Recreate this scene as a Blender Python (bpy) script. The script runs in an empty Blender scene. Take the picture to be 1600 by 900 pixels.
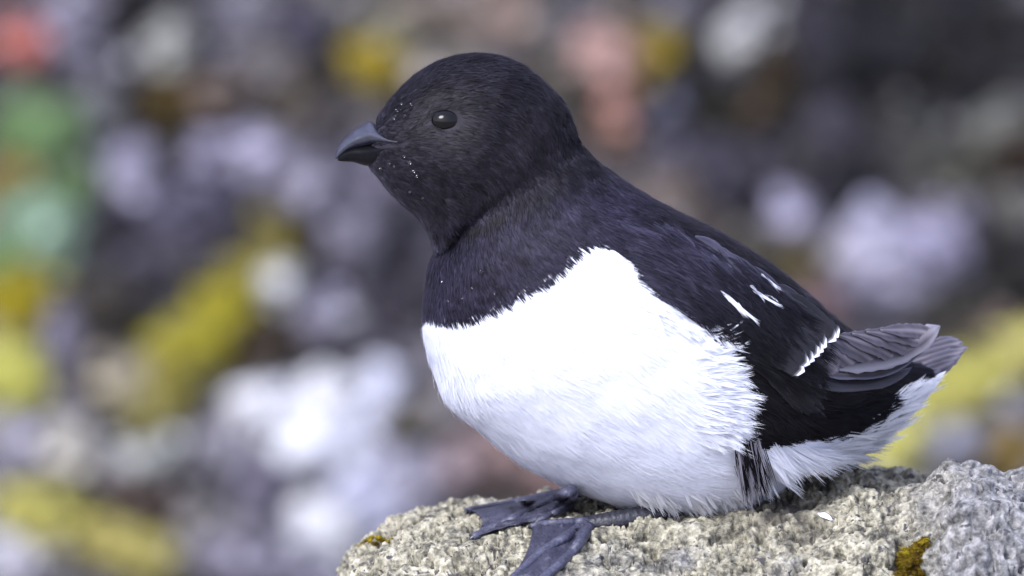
import bpy, bmesh, math, random
import numpy as np
from mathutils import Vector, Matrix
from mathutils.bvhtree import BVHTree
from mathutils.kdtree import KDTree

rng = np.random.default_rng(7)
random.seed(7)
scene = bpy.context.scene
COL = scene.collection

# ------------------------------------------------------------------ camera
LENS, SENSOR, DIST, PITCH, HZ = 400.0, 36.0, 3.6, math.radians(10), 0.80
FW = np.array([0, math.cos(PITCH), -math.sin(PITCH)])
UP = np.array([0, math.sin(PITCH), math.cos(PITCH)])
RT = np.array([1.0, 0, 0])
CAM = -DIST * FW + np.array([0, 0, HZ])
PX = SENSOR / LENS * DIST / 1600.0            # metres per photo pixel at the bird
cam = bpy.data.cameras.new('camera')
cam.lens, cam.sensor_width = LENS, SENSOR
cam.clip_start, cam.clip_end = 0.1, 2000
cam.dof.use_dof = True
cam.dof.focus_distance = DIST - 0.016
cam.dof.aperture_fstop = 9.3
cam_o = bpy.data.objects.new('camera', cam)
COL.objects.link(cam_o)
cam_o.location = CAM
cam_o.rotation_euler = (math.pi / 2 - PITCH, 0, 0)
scene.camera = cam_o

# ------------------------------------------------------------------ light
SUN_EL, SUN_AZ = math.radians(43), math.radians(216)   # azimuth from +Y clockwise
world = bpy.data.worlds.new('World')
scene.world = world
world.use_nodes = True
wn = world.node_tree.nodes
sky = wn.new('ShaderNodeTexSky')
sky.sky_type = 'NISHITA'
sky.sun_disc = False
sky.sun_elevation = SUN_EL
sky.sun_rotation = SUN_AZ
sky.air_density, sky.dust_density, sky.ozone_density = 1.0, 3.0, 2.0
ov = wn.new('ShaderNodeMix')                   # cloud cover takes much of the blue out of the sky
ov.data_type = 'RGBA'
ov.inputs['Factor'].default_value = 0.45
ov.inputs[7].default_value = (5.7, 5.9, 8.9, 1)
world.node_tree.links.new(sky.outputs[0], ov.inputs[6])
world.node_tree.links.new(ov.outputs[2], wn['Background'].inputs[0])
wn['Background'].inputs[1].default_value = 0.11
sun = bpy.data.lights.new('sun', 'SUN')
sun.energy = 1.5
sun.angle = math.radians(24)
sun.color = (0.90, 0.92, 1.0)
sun_o = bpy.data.objects.new('sun', sun)
COL.objects.link(sun_o)
sd = Vector((math.sin(SUN_AZ) * math.cos(SUN_EL), math.cos(SUN_AZ) * math.cos(SUN_EL), math.sin(SUN_EL)))
sun_o.rotation_euler = sd.to_track_quat('Z', 'Y').to_euler()
sun_o.location = sd * 20
vs = scene.view_settings
vs.view_transform, vs.look, vs.gamma = 'Standard', 'None', 1
vs.use_curve_mapping = False
vs.exposure = 1.85

# ------------------------------------------------------------------ helpers
def W(p):
    """(pixel x, pixel y, depth offset in pixels) -> world; depth is a real distance behind the bird's plane"""
    p = np.asarray(p, float)
    dep = (DIST + p[..., 2] * PX)[..., None]
    s = SENSOR / LENS / 1600.0
    return CAM + dep * (FW + (p[..., 0:1] - 800) * s * RT + (450 - p[..., 1:2]) * s * UP)

def ray(px, py):
    s = SENSOR / LENS / 1600.0
    v = FW + (px - 800) * s * RT + (450 - py) * s * UP
    return Vector(CAM), Vector(v).normalized()

def depth_of(P):
    """world -> depth offset in pixels"""
    return (np.dot(np.asarray(P) - CAM, FW) - DIST) / PX

def to_px(P):
    P = np.asarray(P) - CAM
    dep = P @ FW
    s = SENSOR / LENS / 1600.0
    return np.stack([800 + (P @ RT) / dep / s, 450 - (P @ UP) / dep / s, (dep - DIST) / PX], -1)

def h3(i, j, k, seed):
    n = (i.astype(np.int64) * 73856093) ^ (j.astype(np.int64) * 19349663) ^ (k.astype(np.int64) * 83492791) ^ (seed * 2654435)
    n = (n ^ (n >> 13)) * 1274126177 & 0x7fffffff
    n = (n ^ (n >> 15)) * 668265263 & 0x7fffffff
    return ((n ^ (n >> 11)) & 0xffffff) / float(0xffffff)

def noise(p, seed=0):
    """smooth value noise -1..1"""
    p = np.asarray(p, float)
    b = np.floor(p).astype(np.int64)
    f = p - b
    f = f * f * f * (f * (f * 6 - 15) + 10)
    out = np.zeros(len(p))
    for dx in (0, 1):
        for dy in (0, 1):
            for dz in (0, 1):
                w = (f[:, 0] if dx else 1 - f[:, 0]) * (f[:, 1] if dy else 1 - f[:, 1]) * (f[:, 2] if dz else 1 - f[:, 2])
                out += w * h3(b[:, 0] + dx, b[:, 1] + dy, b[:, 2] + dz, seed)
    return out * 2 - 1

def fbm(p, octv=4, seed=0):
    a, o, t = 1.0, np.zeros(len(p)), 0
    for k in range(octv):
        o += a * noise(p * 2 ** k + 17.3 * k, seed + k)
        t += a
        a *= 0.5
    return o / t

def worley(p, seed=0):
    p = np.asarray(p, float)
    b = np.floor(p).astype(np.int64)
    best = np.full(len(p), 9.0)
    idv = np.zeros(len(p))
    for dx in (-1, 0, 1):
        for dy in (-1, 0, 1):
            for dz in (-1, 0, 1):
                c = b + np.array([dx, dy, dz])
                q = np.stack([h3(c[:, 0], c[:, 1], c[:, 2], seed + s) for s in (1, 2, 3)], -1) + c
                d = ((q - p) ** 2).sum(1)
                m = d < best
                best[m] = d[m]
                idv[m] = h3(c[m, 0], c[m, 1], c[m, 2], seed + 9)
    return np.sqrt(best), idv

def smooth(a, b, x):
    t = np.clip((x - a) / (b - a), 0, 1)
    return t * t * (3 - 2 * t)

def lin(c):
    """display 0-255 -> linear"""
    c = np.asarray(c, float) / 255
    return np.where(c < 0.04045, c / 12.92, ((c + 0.055) / 1.055) ** 2.4)

def mesh_obj(name, verts, faces, mat=None, parent=None, smooth_=True, origin=(0, 0, 0), cols=None):
    me = bpy.data.meshes.new(name)
    v = np.asarray(verts, float) - np.asarray(origin, float)
    if isinstance(faces, np.ndarray):
        n, k = faces.shape
        me.vertices.add(len(v)); me.vertices.foreach_set('co', v.astype(np.float32).ravel())
        me.loops.add(n * k); me.loops.foreach_set('vertex_index', faces.astype(np.int32).ravel())
        me.polygons.add(n); me.polygons.foreach_set('loop_start', np.arange(0, n * k, k, dtype=np.int32))
        me.update(calc_edges=True)
    else:
        me.from_pydata(v.tolist(), [], [list(map(int, f)) for f in faces])
    me.validate()
    if smooth_:
        me.polygons.foreach_set('use_smooth', np.ones(len(me.polygons), bool))
    if cols is not None:
        a = me.color_attributes.new('Col', 'FLOAT_COLOR', 'POINT')
        c = np.ones((len(v), 4), np.float32)
        c[:, :3] = cols
        a.data.foreach_set('color', c.ravel())
    if mat:
        me.materials.append(mat)
    o = bpy.data.objects.new(name, me)
    COL.objects.link(o)
    if parent is not None:
        o.parent = parent
    o.location = Vector(origin) - (Vector(parent.matrix_world.translation) if parent is not None else Vector())
    return o

def tag(o, label, cat, group=None, kind=None):
    o['label'] = label
    o['category'] = cat
    if group: o['group'] = group
    if kind: o['kind'] = kind
    return o

def grid_faces(n, m, wrap=False):
    i, j = np.meshgrid(np.arange(n - 1), np.arange(m if wrap else m - 1), indexing='ij')
    i, j = i.ravel(), j.ravel()
    j2 = (j + 1) % m
    return np.stack([i * m + j, i * m + j2, (i + 1) * m + j2, (i + 1) * m + j], -1)

def crom(pts, n):
    """Catmull-Rom resampling of rows"""
    pts = np.asarray(pts, float)
    P = np.vstack([2 * pts[0] - pts[1], pts, 2 * pts[-1] - pts[-2]])
    t = np.linspace(0, len(pts) - 1 - 1e-9, n)
    i = t.astype(int)
    f = (t - i)[:, None]
    a, b, c, d = P[i], P[i + 1], P[i + 2], P[i + 3]
    return 0.5 * (2 * b + (c - a) * f + (2 * a - 5 * b + 4 * c - d) * f * f + (3 * b - 3 * c + d - a) * f ** 3)

def in_poly(x, y, poly):
    poly = np.asarray(poly, float)
    inside = np.zeros(len(x), bool)
    j = len(poly) - 1
    for i in range(len(poly)):
        xi, yi = poly[i]; xj, yj = poly[j]
        c = ((yi > y) != (yj > y)) & (x < (xj - xi) * (y - yi) / (yj - yi + 1e-12) + xi)
        inside ^= c
        j = i
    return inside

def material(name):
    m = bpy.data.materials.new(name)
    m.use_nodes = True
    nt = m.node_tree
    b = nt.nodes['Principled BSDF']
    return m, nt, b

def nd(nt, t, **kw):
    n = nt.nodes.new(t)
    for k, v in kw.items():
        setattr(n, k, v)
    return n

def ramp(nt, src, stops):
    r = nt.nodes.new('ShaderNodeValToRGB')
    while len(r.color_ramp.elements) < len(stops):
        r.color_ramp.elements.new(0.5)
    for e, (p, c) in zip(r.color_ramp.elements, stops):
        e.position = p
        e.color = (*c, 1) if len(c) == 3 else c
    nt.links.new(src, r.inputs[0])
    return r

def tex(nt, kind, scale, detail=4, coord='Object', rough=0.5):
    tc = nt.nodes.new('ShaderNodeTexCoord')
    t = nt.nodes.new(kind)
    t.inputs['Scale'].default_value = scale
    if 'Detail' in t.inputs: t.inputs['Detail'].default_value = detail
    if 'Roughness' in t.inputs: t.inputs['Roughness'].default_value = rough
    nt.links.new(tc.outputs[coord], t.inputs['Vector'])
    return t

def mix(nt, fac, a, b, mode='MIX'):
    m = nt.nodes.new('ShaderNodeMix')
    m.data_type = 'RGBA'
    m.blend_type = mode
    for s, v in ((m.inputs['Factor'], fac), (m.inputs[6], a), (m.inputs[7], b)):
        if hasattr(v, 'links') or hasattr(v, 'is_linked'):
            nt.links.new(v, s)
        elif isinstance(v, (int, float)):
            s.default_value = v
        else:
            s.default_value = (*v, 1)
    return m.outputs[2]

# ------------------------------------------------------------------ materials
def mat_plumage(name, rough=0.6, sheen=0.25, trans=0.0, bump=None):
    m, nt, b = material(name)
    at = nd(nt, 'ShaderNodeVertexColor'); at.layer_name = 'Col'
    nt.links.new(at.outputs[0], b.inputs['Base Color'])
    b.inputs['Roughness'].default_value = rough
    b.inputs['Sheen Weight'].default_value = sheen
    b.inputs['Sheen Roughness'].default_value = 0.4
    b.inputs['Sheen Tint'].default_value = (0.75, 0.72, 1.0, 1)
    b.inputs['Specular IOR Level'].default_value = 0.16
    if trans:
        tr = nd(nt, 'ShaderNodeBsdfTranslucent')
        nt.links.new(at.outputs[0], tr.inputs['Color'])
        ms = nd(nt, 'ShaderNodeMixShader'); ms.inputs[0].default_value = trans
        nt.links.new(b.outputs[0], ms.inputs[1]); nt.links.new(tr.outputs[0], ms.inputs[2])
        nt.links.new(ms.outputs[0], nt.nodes['Material Output'].inputs[0])
    return m

M_BODY = mat_plumage('bird_skin_plumage', 0.65, 0.15)
M_PLUME = mat_plumage('bird_down', 0.5, 0.12, 0.42)
M_FEATHER = mat_plumage('bird_vane', 0.45, 0.1)

def mat_simple(name, col, rough, spec=0.5, noise_scale=None, var=0.3, bump=0.0, coat=0.0):
    m, nt, b = material(name)
    b.inputs['Roughness'].default_value = rough
    b.inputs['Specular IOR Level'].default_value = spec
    b.inputs['Coat Weight'].default_value = coat
    b.inputs['Base Color'].default_value = (*col, 1)
    if noise_scale:
        t = tex(nt, 'ShaderNodeTexNoise', noise_scale, 5)
        c = np.asarray(col)
        r = ramp(nt, t.outputs[0], [(0.3, tuple(c * (1 - var))), (0.7, tuple(np.minimum(c * (1 + var), 1)))])
        nt.links.new(r.outputs[0], b.inputs['Base Color'])
        if bump:
            bp = nd(nt, 'ShaderNodeBump'); bp.inputs['Strength'].default_value = bump
            bp.inputs['Distance'].default_value = 0.0004
            nt.links.new(t.outputs[0], bp.inputs['Height'])
            nt.links.new(bp.outputs[0], b.inputs['Normal'])
    return m

M_BILL = mat_simple('bill_horn', (0.018, 0.019, 0.031), 0.32, 0.55, 900, 0.3, 0.12)
M_BILL2 = mat_simple('bill_horn_lower', (0.003, 0.003, 0.004), 0.5, 0.07, 900, 0.3, 0.1)
M_EYE = mat_simple('eye_dark', (0.002, 0.0016, 0.0016), 0.05, 0.2)
M_LID = mat_simple('eyelid_skin', (0.014, 0.013, 0.017), 0.4, 0.4)
M_FOOT = mat_simple('foot_skin', (0.042, 0.043, 0.068), 0.5, 0.4, 900, 0.5, 0.7)
M_WEB = mat_simple('web_skin', (0.025, 0.025, 0.042), 0.5, 0.4, 1100, 0.5, 1.0)
M_LEG = mat_simple('leg_skin', (0.014, 0.014, 0.021), 0.45, 0.4, 900, 0.5, 0.7)
M_CLAW = mat_simple('claw_horn', (0.012, 0.012, 0.014), 0.35, 0.5)
m, nt, b = material('water')
b.inputs['Base Color'].default_value = (1, 1, 1, 1)
b.inputs['Transmission Weight'].default_value = 1.0
b.inputs['Roughness'].default_value = 0.0
b.inputs['IOR'].default_value = 1.33
M_WATER = m

# boulder
m, nt, b = material('boulder_stone')
n1 = tex(nt, 'ShaderNodeTexNoise', 38, 6, rough=0.6)
n2 = tex(nt, 'ShaderNodeTexNoise', 420, 5, rough=0.65)
n3 = tex(nt, 'ShaderNodeTexVoronoi', 520)
n4 = tex(nt, 'ShaderNodeTexNoise', 240, 4)
n6 = tex(nt, 'ShaderNodeTexNoise', 120, 6, rough=0.7)
mixn = nd(nt, 'ShaderNodeMath', operation='ADD'); mh = nd(nt, 'ShaderNodeMath', operation='MULTIPLY'); mh.inputs[1].default_value = 0.5
nt.links.new(n2.outputs[0], mixn.inputs[0]); nt.links.new(n6.outputs[0], mixn.inputs[1]); nt.links.new(mixn.outputs[0], mh.inputs[0])
base = ramp(nt, mh.outputs[0], [(0.38, (0.030, 0.028, 0.026)), (0.45, (0.095, 0.09, 0.07)), (0.53, (0.235, 0.222, 0.165)), (0.64, (0.42, 0.40, 0.32))])
grey = ramp(nt, mh.outputs[0], [(0.38, (0.03, 0.03, 0.031)), (0.5, (0.12, 0.12, 0.12)), (0.64, (0.29, 0.285, 0.285))])
f1 = ramp(nt, n1.outputs[0], [(0.52, (0, 0, 0)), (0.74, (0.9, 0.9, 0.9))])
vcol = nd(nt, 'ShaderNodeVertexColor'); vcol.layer_name = 'Col'
sep = nd(nt, 'ShaderNodeSeparateColor'); nt.links.new(vcol.outputs[0], sep.inputs[0])
mx = nd(nt, 'ShaderNodeMath', operation='MAXIMUM')
nt.links.new(f1.outputs[0], mx.inputs[0]); nt.links.new(sep.outputs[0], mx.inputs[1])
c1 = mix(nt, mx.outputs[0], base.outputs[0], grey.outputs[0])
gr = ramp(nt, n3.outputs['Color'], [(0.0, (0.72, 0.72, 0.74)), (1.0, (1.15, 1.13, 1.08))])
c2 = mix(nt, 0.5, c1, gr.outputs[0], 'MULTIPLY')
spk = ramp(nt, n4.outputs[0], [(0.62, (0, 0, 0)), (0.66, (1, 1, 1))])
c3 = mix(nt, spk.outputs[0], c2, (0.05, 0.048, 0.05))
n5 = tex(nt, 'ShaderNodeTexNoise', 95, 3)
lic = ramp(nt, n5.outputs[0], [(0.70, (0, 0, 0)), (0.76, (0.55, 0.55, 0.55))])
c4 = mix(nt, lic.outputs[0], c3, (0.24, 0.20, 0.05))
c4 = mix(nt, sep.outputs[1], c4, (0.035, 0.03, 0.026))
nt.links.new(c4, b.inputs['Base Color'])
b.inputs['Roughness'].default_value = 0.9
b.inputs['Specular IOR Level'].default_value = 0.2
bp = nd(nt, 'ShaderNodeBump'); bp.inputs['Strength'].default_value = 0.6; bp.inputs['Distance'].default_value = 0.0008
nt.links.new(n2.outputs[0], bp.inputs['Height']); nt.links.new(bp.outputs[0], b.inputs['Normal'])
M_ROCK = m

# scree stones and moss share one material each, tinted by the object's own colour
def mat_objcol(name, scale, lo, hi, rough):
    m, nt, b = material(name)
    oi = nd(nt, 'ShaderNodeObjectInfo')
    t = tex(nt, 'ShaderNodeTexNoise', scale, 6, rough=0.6)
    r = ramp(nt, t.outputs[0], [(0.3, (lo,) * 3), (0.7, (hi,) * 3)])
    nt.links.new(mix(nt, 1.0, oi.outputs['Color'], r.outputs[0], 'MULTIPLY'), b.inputs['Base Color'])
    b.inputs['Roughness'].default_value = rough
    b.inputs['Specular IOR Level'].default_value = 0.1
    bp = nd(nt, 'ShaderNodeBump'); bp.inputs['Strength'].default_value = 0.6; bp.inputs['Distance'].default_value = 0.003
    nt.links.new(t.outputs[0], bp.inputs['Height']); nt.links.new(bp.outputs[0], b.inputs['Normal'])
    return m
M_STONE = mat_objcol('scree_stone', 2.3, 0.35, 1.6, 0.75)
M_MOSS = mat_objcol('moss', 2.6, 0.4, 1.5, 0.9)
for m_, tint in ((M_STONE, (0.10, 0.09, 0.035)), (M_MOSS, (0.05, 0.035, 0.012))):      # lichen and dead moss in irregular patches
    nt = m_.node_tree; b = nt.nodes['Principled BSDF']
    src = b.inputs['Base Color'].links[0].from_socket
    t = tex(nt, 'ShaderNodeTexNoise', 1.3, 5, rough=0.65)
    f = ramp(nt, t.outputs[0], [(0.56, (0, 0, 0)), (0.66, (0.75,) * 3)])
    nt.links.new(mix(nt, f.outputs[0], src, tint), b.inputs['Base Color'])

m, nt, b = material('scree_soil')
t1 = tex(nt, 'ShaderNodeTexNoise', 5, 8, rough=0.65)
t2 = tex(nt, 'ShaderNodeTexNoise', 45, 6)
c = ramp(nt, t1.outputs[0], [(0.3, (0.022, 0.020, 0.024)), (0.5, (0.05, 0.046, 0.05)), (0.7, (0.10, 0.09, 0.06))])
c2 = ramp(nt, t2.outputs[0], [(0.3, (0.6,) * 3), (0.7, (1.4,) * 3)])
soil = mix(nt, 1.0, c.outputs[0], c2.outputs[0], 'MULTIPLY')
pale = ramp(nt, t2.outputs[0], [(0.3, (0.22, 0.21, 0.20)), (0.7, (0.40, 0.385, 0.36))])   # unseen gravel flat in front, made pale to bounce light onto the belly
tc = nd(nt, 'ShaderNodeTexCoord'); sx = nd(nt, 'ShaderNodeSeparateXYZ'); nt.links.new(tc.outputs['Object'], sx.inputs[0])
ry = nd(nt, 'ShaderNodeMapRange'); ry.inputs[1].default_value = 0.7; ry.inputs[2].default_value = 1.3
nt.links.new(sx.outputs[1], ry.inputs[0])
nt.links.new(mix(nt, ry.outputs[0], pale.outputs[0], soil), b.inputs['Base Color'])
b.inputs['Roughness'].default_value = 0.95
M_SOIL = m

# ------------------------------------------------------------------ ground: flat in front, a scree slope rising behind
Y0 = 1.45
def ground_z(y):
    y = np.asarray(y, float)
    t = np.maximum(y - Y0, 0)
    z = np.where(t < 0.2, t * t / 0.4, t - 0.1)
    return z - 0.35 * np.maximum(y - 16, 0)
gx = np.concatenate([-np.geomspace(300, 1.6, 26), np.linspace(-1.5, 1.5, 121), np.geomspace(1.6, 300, 26)])
gy = np.concatenate([-np.geomspace(300, 1.0, 24), np.linspace(-0.95, 1.3, 30), np.linspace(1.35, 3.2, 90), np.geomspace(3.3, 80, 28)])
GX, GY = np.meshgrid(gx, gy, indexing='ij')
P = np.stack([GX.ravel(), GY.ravel(), ground_z(GY.ravel())], -1)
near = np.exp(-np.maximum(np.abs(P[:, 0]) - 2, 0) / 3)
P[:, 2] += (0.035 * fbm(P * 3.0, 3, 5) + 0.012 * fbm(P * 14.0, 3, 8)) * np.clip(near, 0.2, 1) - 0.02
ground = mesh_obj('ground', P, grid_faces(len(gx), len(gy))[:, ::-1], M_SOIL)
ground['kind'] = 'structure'

def on_slope(px, py):
    """where the view ray through a pixel meets the scree slope (plane z = y - Y0 - 0.1)"""
    o, v = ray(px, py)
    t = (o.y - Y0 - 0.1 - o.z) / (v.z - v.y)
    return np.array(o + v * t)

# ------------------------------------------------------------------ scree stones and moss behind the bird
def stone_mesh(k):
    bm = bmesh.new()
    bmesh.ops.create_icosphere(bm, subdivisions=3, radius=1)
    v = np.array([x.co[:] for x in bm.verts])
    r = np.random.default_rng(100 + k)
    v *= r.uniform(0.7, 1.35, 3)
    for _ in range(12):                                  # knock planar facets off it
        n = r.normal(size=3); n /= np.linalg.norm(n)
        h = r.uniform(0.45, 0.85)
        d = v @ n
        v -= np.maximum(d - h, 0)[:, None] * n * 0.85
    v *= (1 + 0.12 * fbm(v * 1.6 + k * 7, 3, k))[:, None]
    for x, c in zip(bm.verts, v): x.co = c
    me = bpy.data.meshes.new('scree_stone')
    bm.to_mesh(me); bm.free()
    me.polygons.foreach_set('use_smooth', np.ones(len(me.polygons), bool))
    me.materials.append(M_STONE)
    return me
STONES = [stone_mesh(k) for k in range(8)]

def tufted(n_spike, seed, length=0.22, width=0.05):
    """a low moss cushion: lumpy dome covered with short leafy shoots"""
    r = np.random.default_rng(seed)
    bm = bmesh.new()
    bmesh.ops.create_icosphere(bm, subdivisions=3, radius=1)
    v = np.array([x.co[:] for x in bm.verts])
    v *= (1 + 0.75 * fbm(v * 2.0 + seed, 3, seed))[:, None]
    f = [[q.index for q in p.verts] for p in bm.faces]
    bm.free()
    d = r.normal(size=(n_spike, 3)); d /= np.linalg.norm(d, axis=1)[:, None]
    base = d * (0.97 + 0.75 * fbm(d * 2.0 + seed, 3, seed))[:, None]
    tip = base + (d + r.normal(0, 0.45, (n_spike, 3))) * length * r.uniform(0.5, 1.2, (n_spike, 1))
    s = np.cross(d, r.normal(size=(n_spike, 3))); s /= np.linalg.norm(s, axis=1)[:, None]
    n0 = len(v)
    allv = np.vstack([v, base + s * width, base - s * width, tip])
    i = np.arange(n_spike)
    f += np.stack([n0 + i, n0 + n_spike + i, n0 + 2 * n_spike + i], -1).tolist()
    me = bpy.data.meshes.new('moss_cushion')
    me.from_pydata(allv.tolist(), [], f)
    me.materials.append(M_MOSS)
    return me
MOSS = [tufted(700, 40 + k) for k in range(4)]

BG = '''
s 30 72 48 58 196 106 92;s 20 128 30 22 90 80 85;s 110 25 60 35 150 145 165;s 250 8 95 28 42 40 50;s 120 90 52 42 138 133 150
s 262 75 58 48 168 168 158;s 390 30 52 48 134 130 142;s 478 45 36 60 98 92 112;s 420 108 70 38 128 120 118;s 335 150 60 30 142 120 105
m 262 163 36 34 100 78 18;m 278 208 30 28 54 47 28;s 175 140 48 42 126 124 130;m 58 212 72 58 116 150 92;m 72 262 36 40 88 118 62
m 18 292 40 36 158 122 40;m 95 300 40 50 112 140 88;m 40 320 50 40 118 144 94;m 385 440 40 36 160 148 50;m 330 520 46 40 160 148 48;m 230 640 50 40 156 146 80;m 66 368 62 58 138 168 136;m 10 410 40 36 112 150 92;m 25 440 42 32 158 146 36
s 205 272 62 52 152 147 168;s 330 240 48 42 158 152 178;s 397 240 48 48 162 157 178;s 292 325 60 42 118 113 138;s 172 362 46 44 52 49 60
s 372 335 32 42 62 59 72;s 255 410 60 38 80 75 86;s 470 290 52 42 142 137 152;m 425 380 32 52 146 134 62;m 462 362 20 40 50 40 15
s 545 368 50 46 132 127 142;s 425 452 52 50 196 196 184;s 508 492 46 42 152 147 168;s 600 490 42 52 68 62 72;s 585 340 42 40 92 88 102
s 605 262 50 44 122 117 137;s 480 190 55 45 98 90 88;m 588 98 40 34 172 148 30;s 600 48 48 32 144 138 106;s 540 28 36 34 122 118 116
s 690 28 92 32 154 138 122;s 800 32 50 42 164 138 122;s 880 18 46 32 118 114 122;s 862 62 46 28 124 122 114;s 945 92 82 50 186 142 128
s 968 172 36 62 172 120 102;s 905 162 38 28 60 58 48;s 968 222 32 40 124 94 76;s 1032 312 54 42 128 112 102;m 1024 88 40 36 146 124 16
s 1050 18 32 30 126 121 132;s 1096 34 30 28 84 84 92;s 1160 56 46 52 200 200 194;s 1100 152 72 50 26 24 26;m 1212 110 30 56 72 56 34
s 1030 182 38 42 86 86 102;s 1092 250 82 42 76 72 87;s 1290 62 62 80 62 59 72;s 1290 150 52 42 58 55 66;s 1400 92 92 62 38 36 48
s 1385 12 80 32 40 38 48;s 1535 28 72 52 48 46 54;s 1520 112 62 40 56 54 60;s 1306 202 62 50 100 94 110;s 1436 200 46 36 124 124 118
s 1562 200 52 52 158 158 146;s 1478 270 82 46 122 121 106;m 1592 250 24 40 84 60 34;s 1290 268 62 34 62 59 70;s 1238 340 46 40 154 149 170
s 1358 372 50 62 182 178 202;s 1450 392 62 60 166 160 188;s 1500 342 40 40 154 148 170;s 1552 358 32 34 54 50 48;s 1588 440 34 64 28 26 28
m 1232 420 40 40 114 102 64;s 1292 470 40 26 156 122 126;s 1345 450 50 40 148 144 164;s 1425 450 62 36 154 150 170;s 1500 482 82 26 70 67 58
s 1562 522 52 24 136 112 100;m 1545 588 120 48 204 198 92;m 1400 680 70 52 206 200 92;s 1482 692 66 42 152 152 168;s 1540 676 26 40 92 90 98
s 1592 642 30 40 170 168 180;m 1574 700 28 30 170 140 60;m 25 482 42 48 172 154 22;m 20 588 52 52 196 194 84;s 98 540 40 58 132 126 144
s 112 608 42 28 102 96 102;s 172 488 72 40 66 58 48;s 150 560 46 36 74 68 68;m 352 488 46 42 172 160 30;m 300 542 56 52 168 158 36
m 262 602 52 42 164 152 52;s 202 602 60 50 172 160 128;m 412 540 44 40 82 64 40;s 430 652 92 46 246 247 254;s 520 622 72 46 240 242 252
s 592 612 50 46 214 216 236;s 502 692 80 42 222 224 246;s 500 822 62 48 238 240 254;s 565 765 50 44 206 208 232;s 562 690 40 34 206 208 232
m 642 662 32 32 94 88 70;s 642 742 50 50 166 162 178;s 700 640 52 42 126 120 120;s 790 712 82 50 160 130 124;s 652 560 46 36 122 116 122
s 230 720 44 44 184 186 178;s 100 692 60 58 186 180 164;s 28 690 42 58 170 166 182;s 340 702 52 46 154 150 160;s 420 762 46 42 116 110 128
s 402 822 52 42 138 132 150;s 342 872 52 38 154 148 166;m 222 788 72 40 88 74 66;m 62 812 82 46 198 190 88;m 202 862 92 36 192 180 92
s 28 874 52 38 194 191 200;s 312 822 40 38 160 154 150;s 450 882 52 32 156 152 172;s 720 720 40 40 150 130 132;m 470 160 30 26 88 76 50
s 700 110 60 40 150 140 126;s 740 560 60 50 120 114 120;s 860 760 50 36 150 118 112;s 1190 270 40 40 70 66 78;s 1130 360 50 36 96 88 84
s 1180 380 46 36 92 88 80;s 1080 340 40 36 118 104 96;s 1590 330 40 44 120 118 110;m 1500 640 44 26 196 186 96'''
BGE = 2.4                                              # displayed brightness / albedo on this slope
entries = []
for e in BG.replace('\n', ';').split(';'):
    if e.strip():
        k, *v = e.split()
        entries.append((k, *map(float, v)))
ctr = np.array([(e[1], e[2]) for e in entries])
def klass(kind, c):
    r, g, bl = c
    lum = (r + g + bl) / 3
    if kind == 'm':
        if g > r: return 'fresh green moss cushion growing on the scree slope', 'green moss cushions'
        if lum < 80 and r < 125: return 'dark brown moss tuft wedged between scree stones', 'brown moss tufts'
        if lum > 130: return 'bright yellow moss cushion spreading over scree stones', 'yellow moss cushions'
        return 'olive-ochre moss cushion growing between scree stones', 'ochre moss cushions'
    if r > 190 and g < 120: return 'rust-orange lichen-crusted stone lying on the scree slope', None
    if lum > 205: return 'chalk-white stone in the pale patch of scree', 'white scree stones'
    if r - bl > 30 and r - g > 28: return 'salmon-pink stone lying on the scree slope', 'salmon scree stones'
    if lum < 60: return 'near-black stone lying on the scree slope', 'black scree stones'
    if lum < 105: return 'dark slate-grey stone lying on the scree slope', 'dark scree stones'
    if r - bl > 8: return 'tan-brown weathered stone lying on the scree slope', 'tan scree stones'
    if lum > 172: return 'pale cream-grey stone lying on the scree slope', 'pale scree stones'
    return 'lavender-grey stone lying on the scree slope', 'lavender scree stones'
LANDMARKS = [(30, 72, 'beside the rust-orange stone'), (58, 240, 'around the fresh green moss'), (66, 368, 'below the pale green moss'), (262, 75, 'near the pale grey-green stone above the dark moss'),
             (390, 240, 'around the twin lavender stones'), (588, 98, 'around the ochre moss tuft uphill of the bill'), (945, 92, 'around the salmon-pink stones'), (1160, 56, 'around the pale stone beside olive moss'),
             (1400, 92, 'among the darkest stones'), (1562, 200, 'around the pale olive-grey stone'), (1400, 385, 'around the pale lavender stones above the yellow moss'), (1545, 588, 'beside the bright yellow moss sheet'),
             (425, 452, 'around the round cream stone above the white patch'), (300, 542, 'along the slanting yellow moss band'), (20, 560, 'around the lime-yellow moss'), (500, 650, 'around the chalk-white patch'),
             (790, 712, 'around the pink-brown stone close to the boulder'), (230, 720, 'around the round pale stone below the moss band'), (130, 840, 'around the low yellow moss at the slope foot'), (450, 850, 'below the chalk-white patch')]
SL = np.array([0, -math.sqrt(.5), math.sqrt(.5)])      # slope normal
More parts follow.
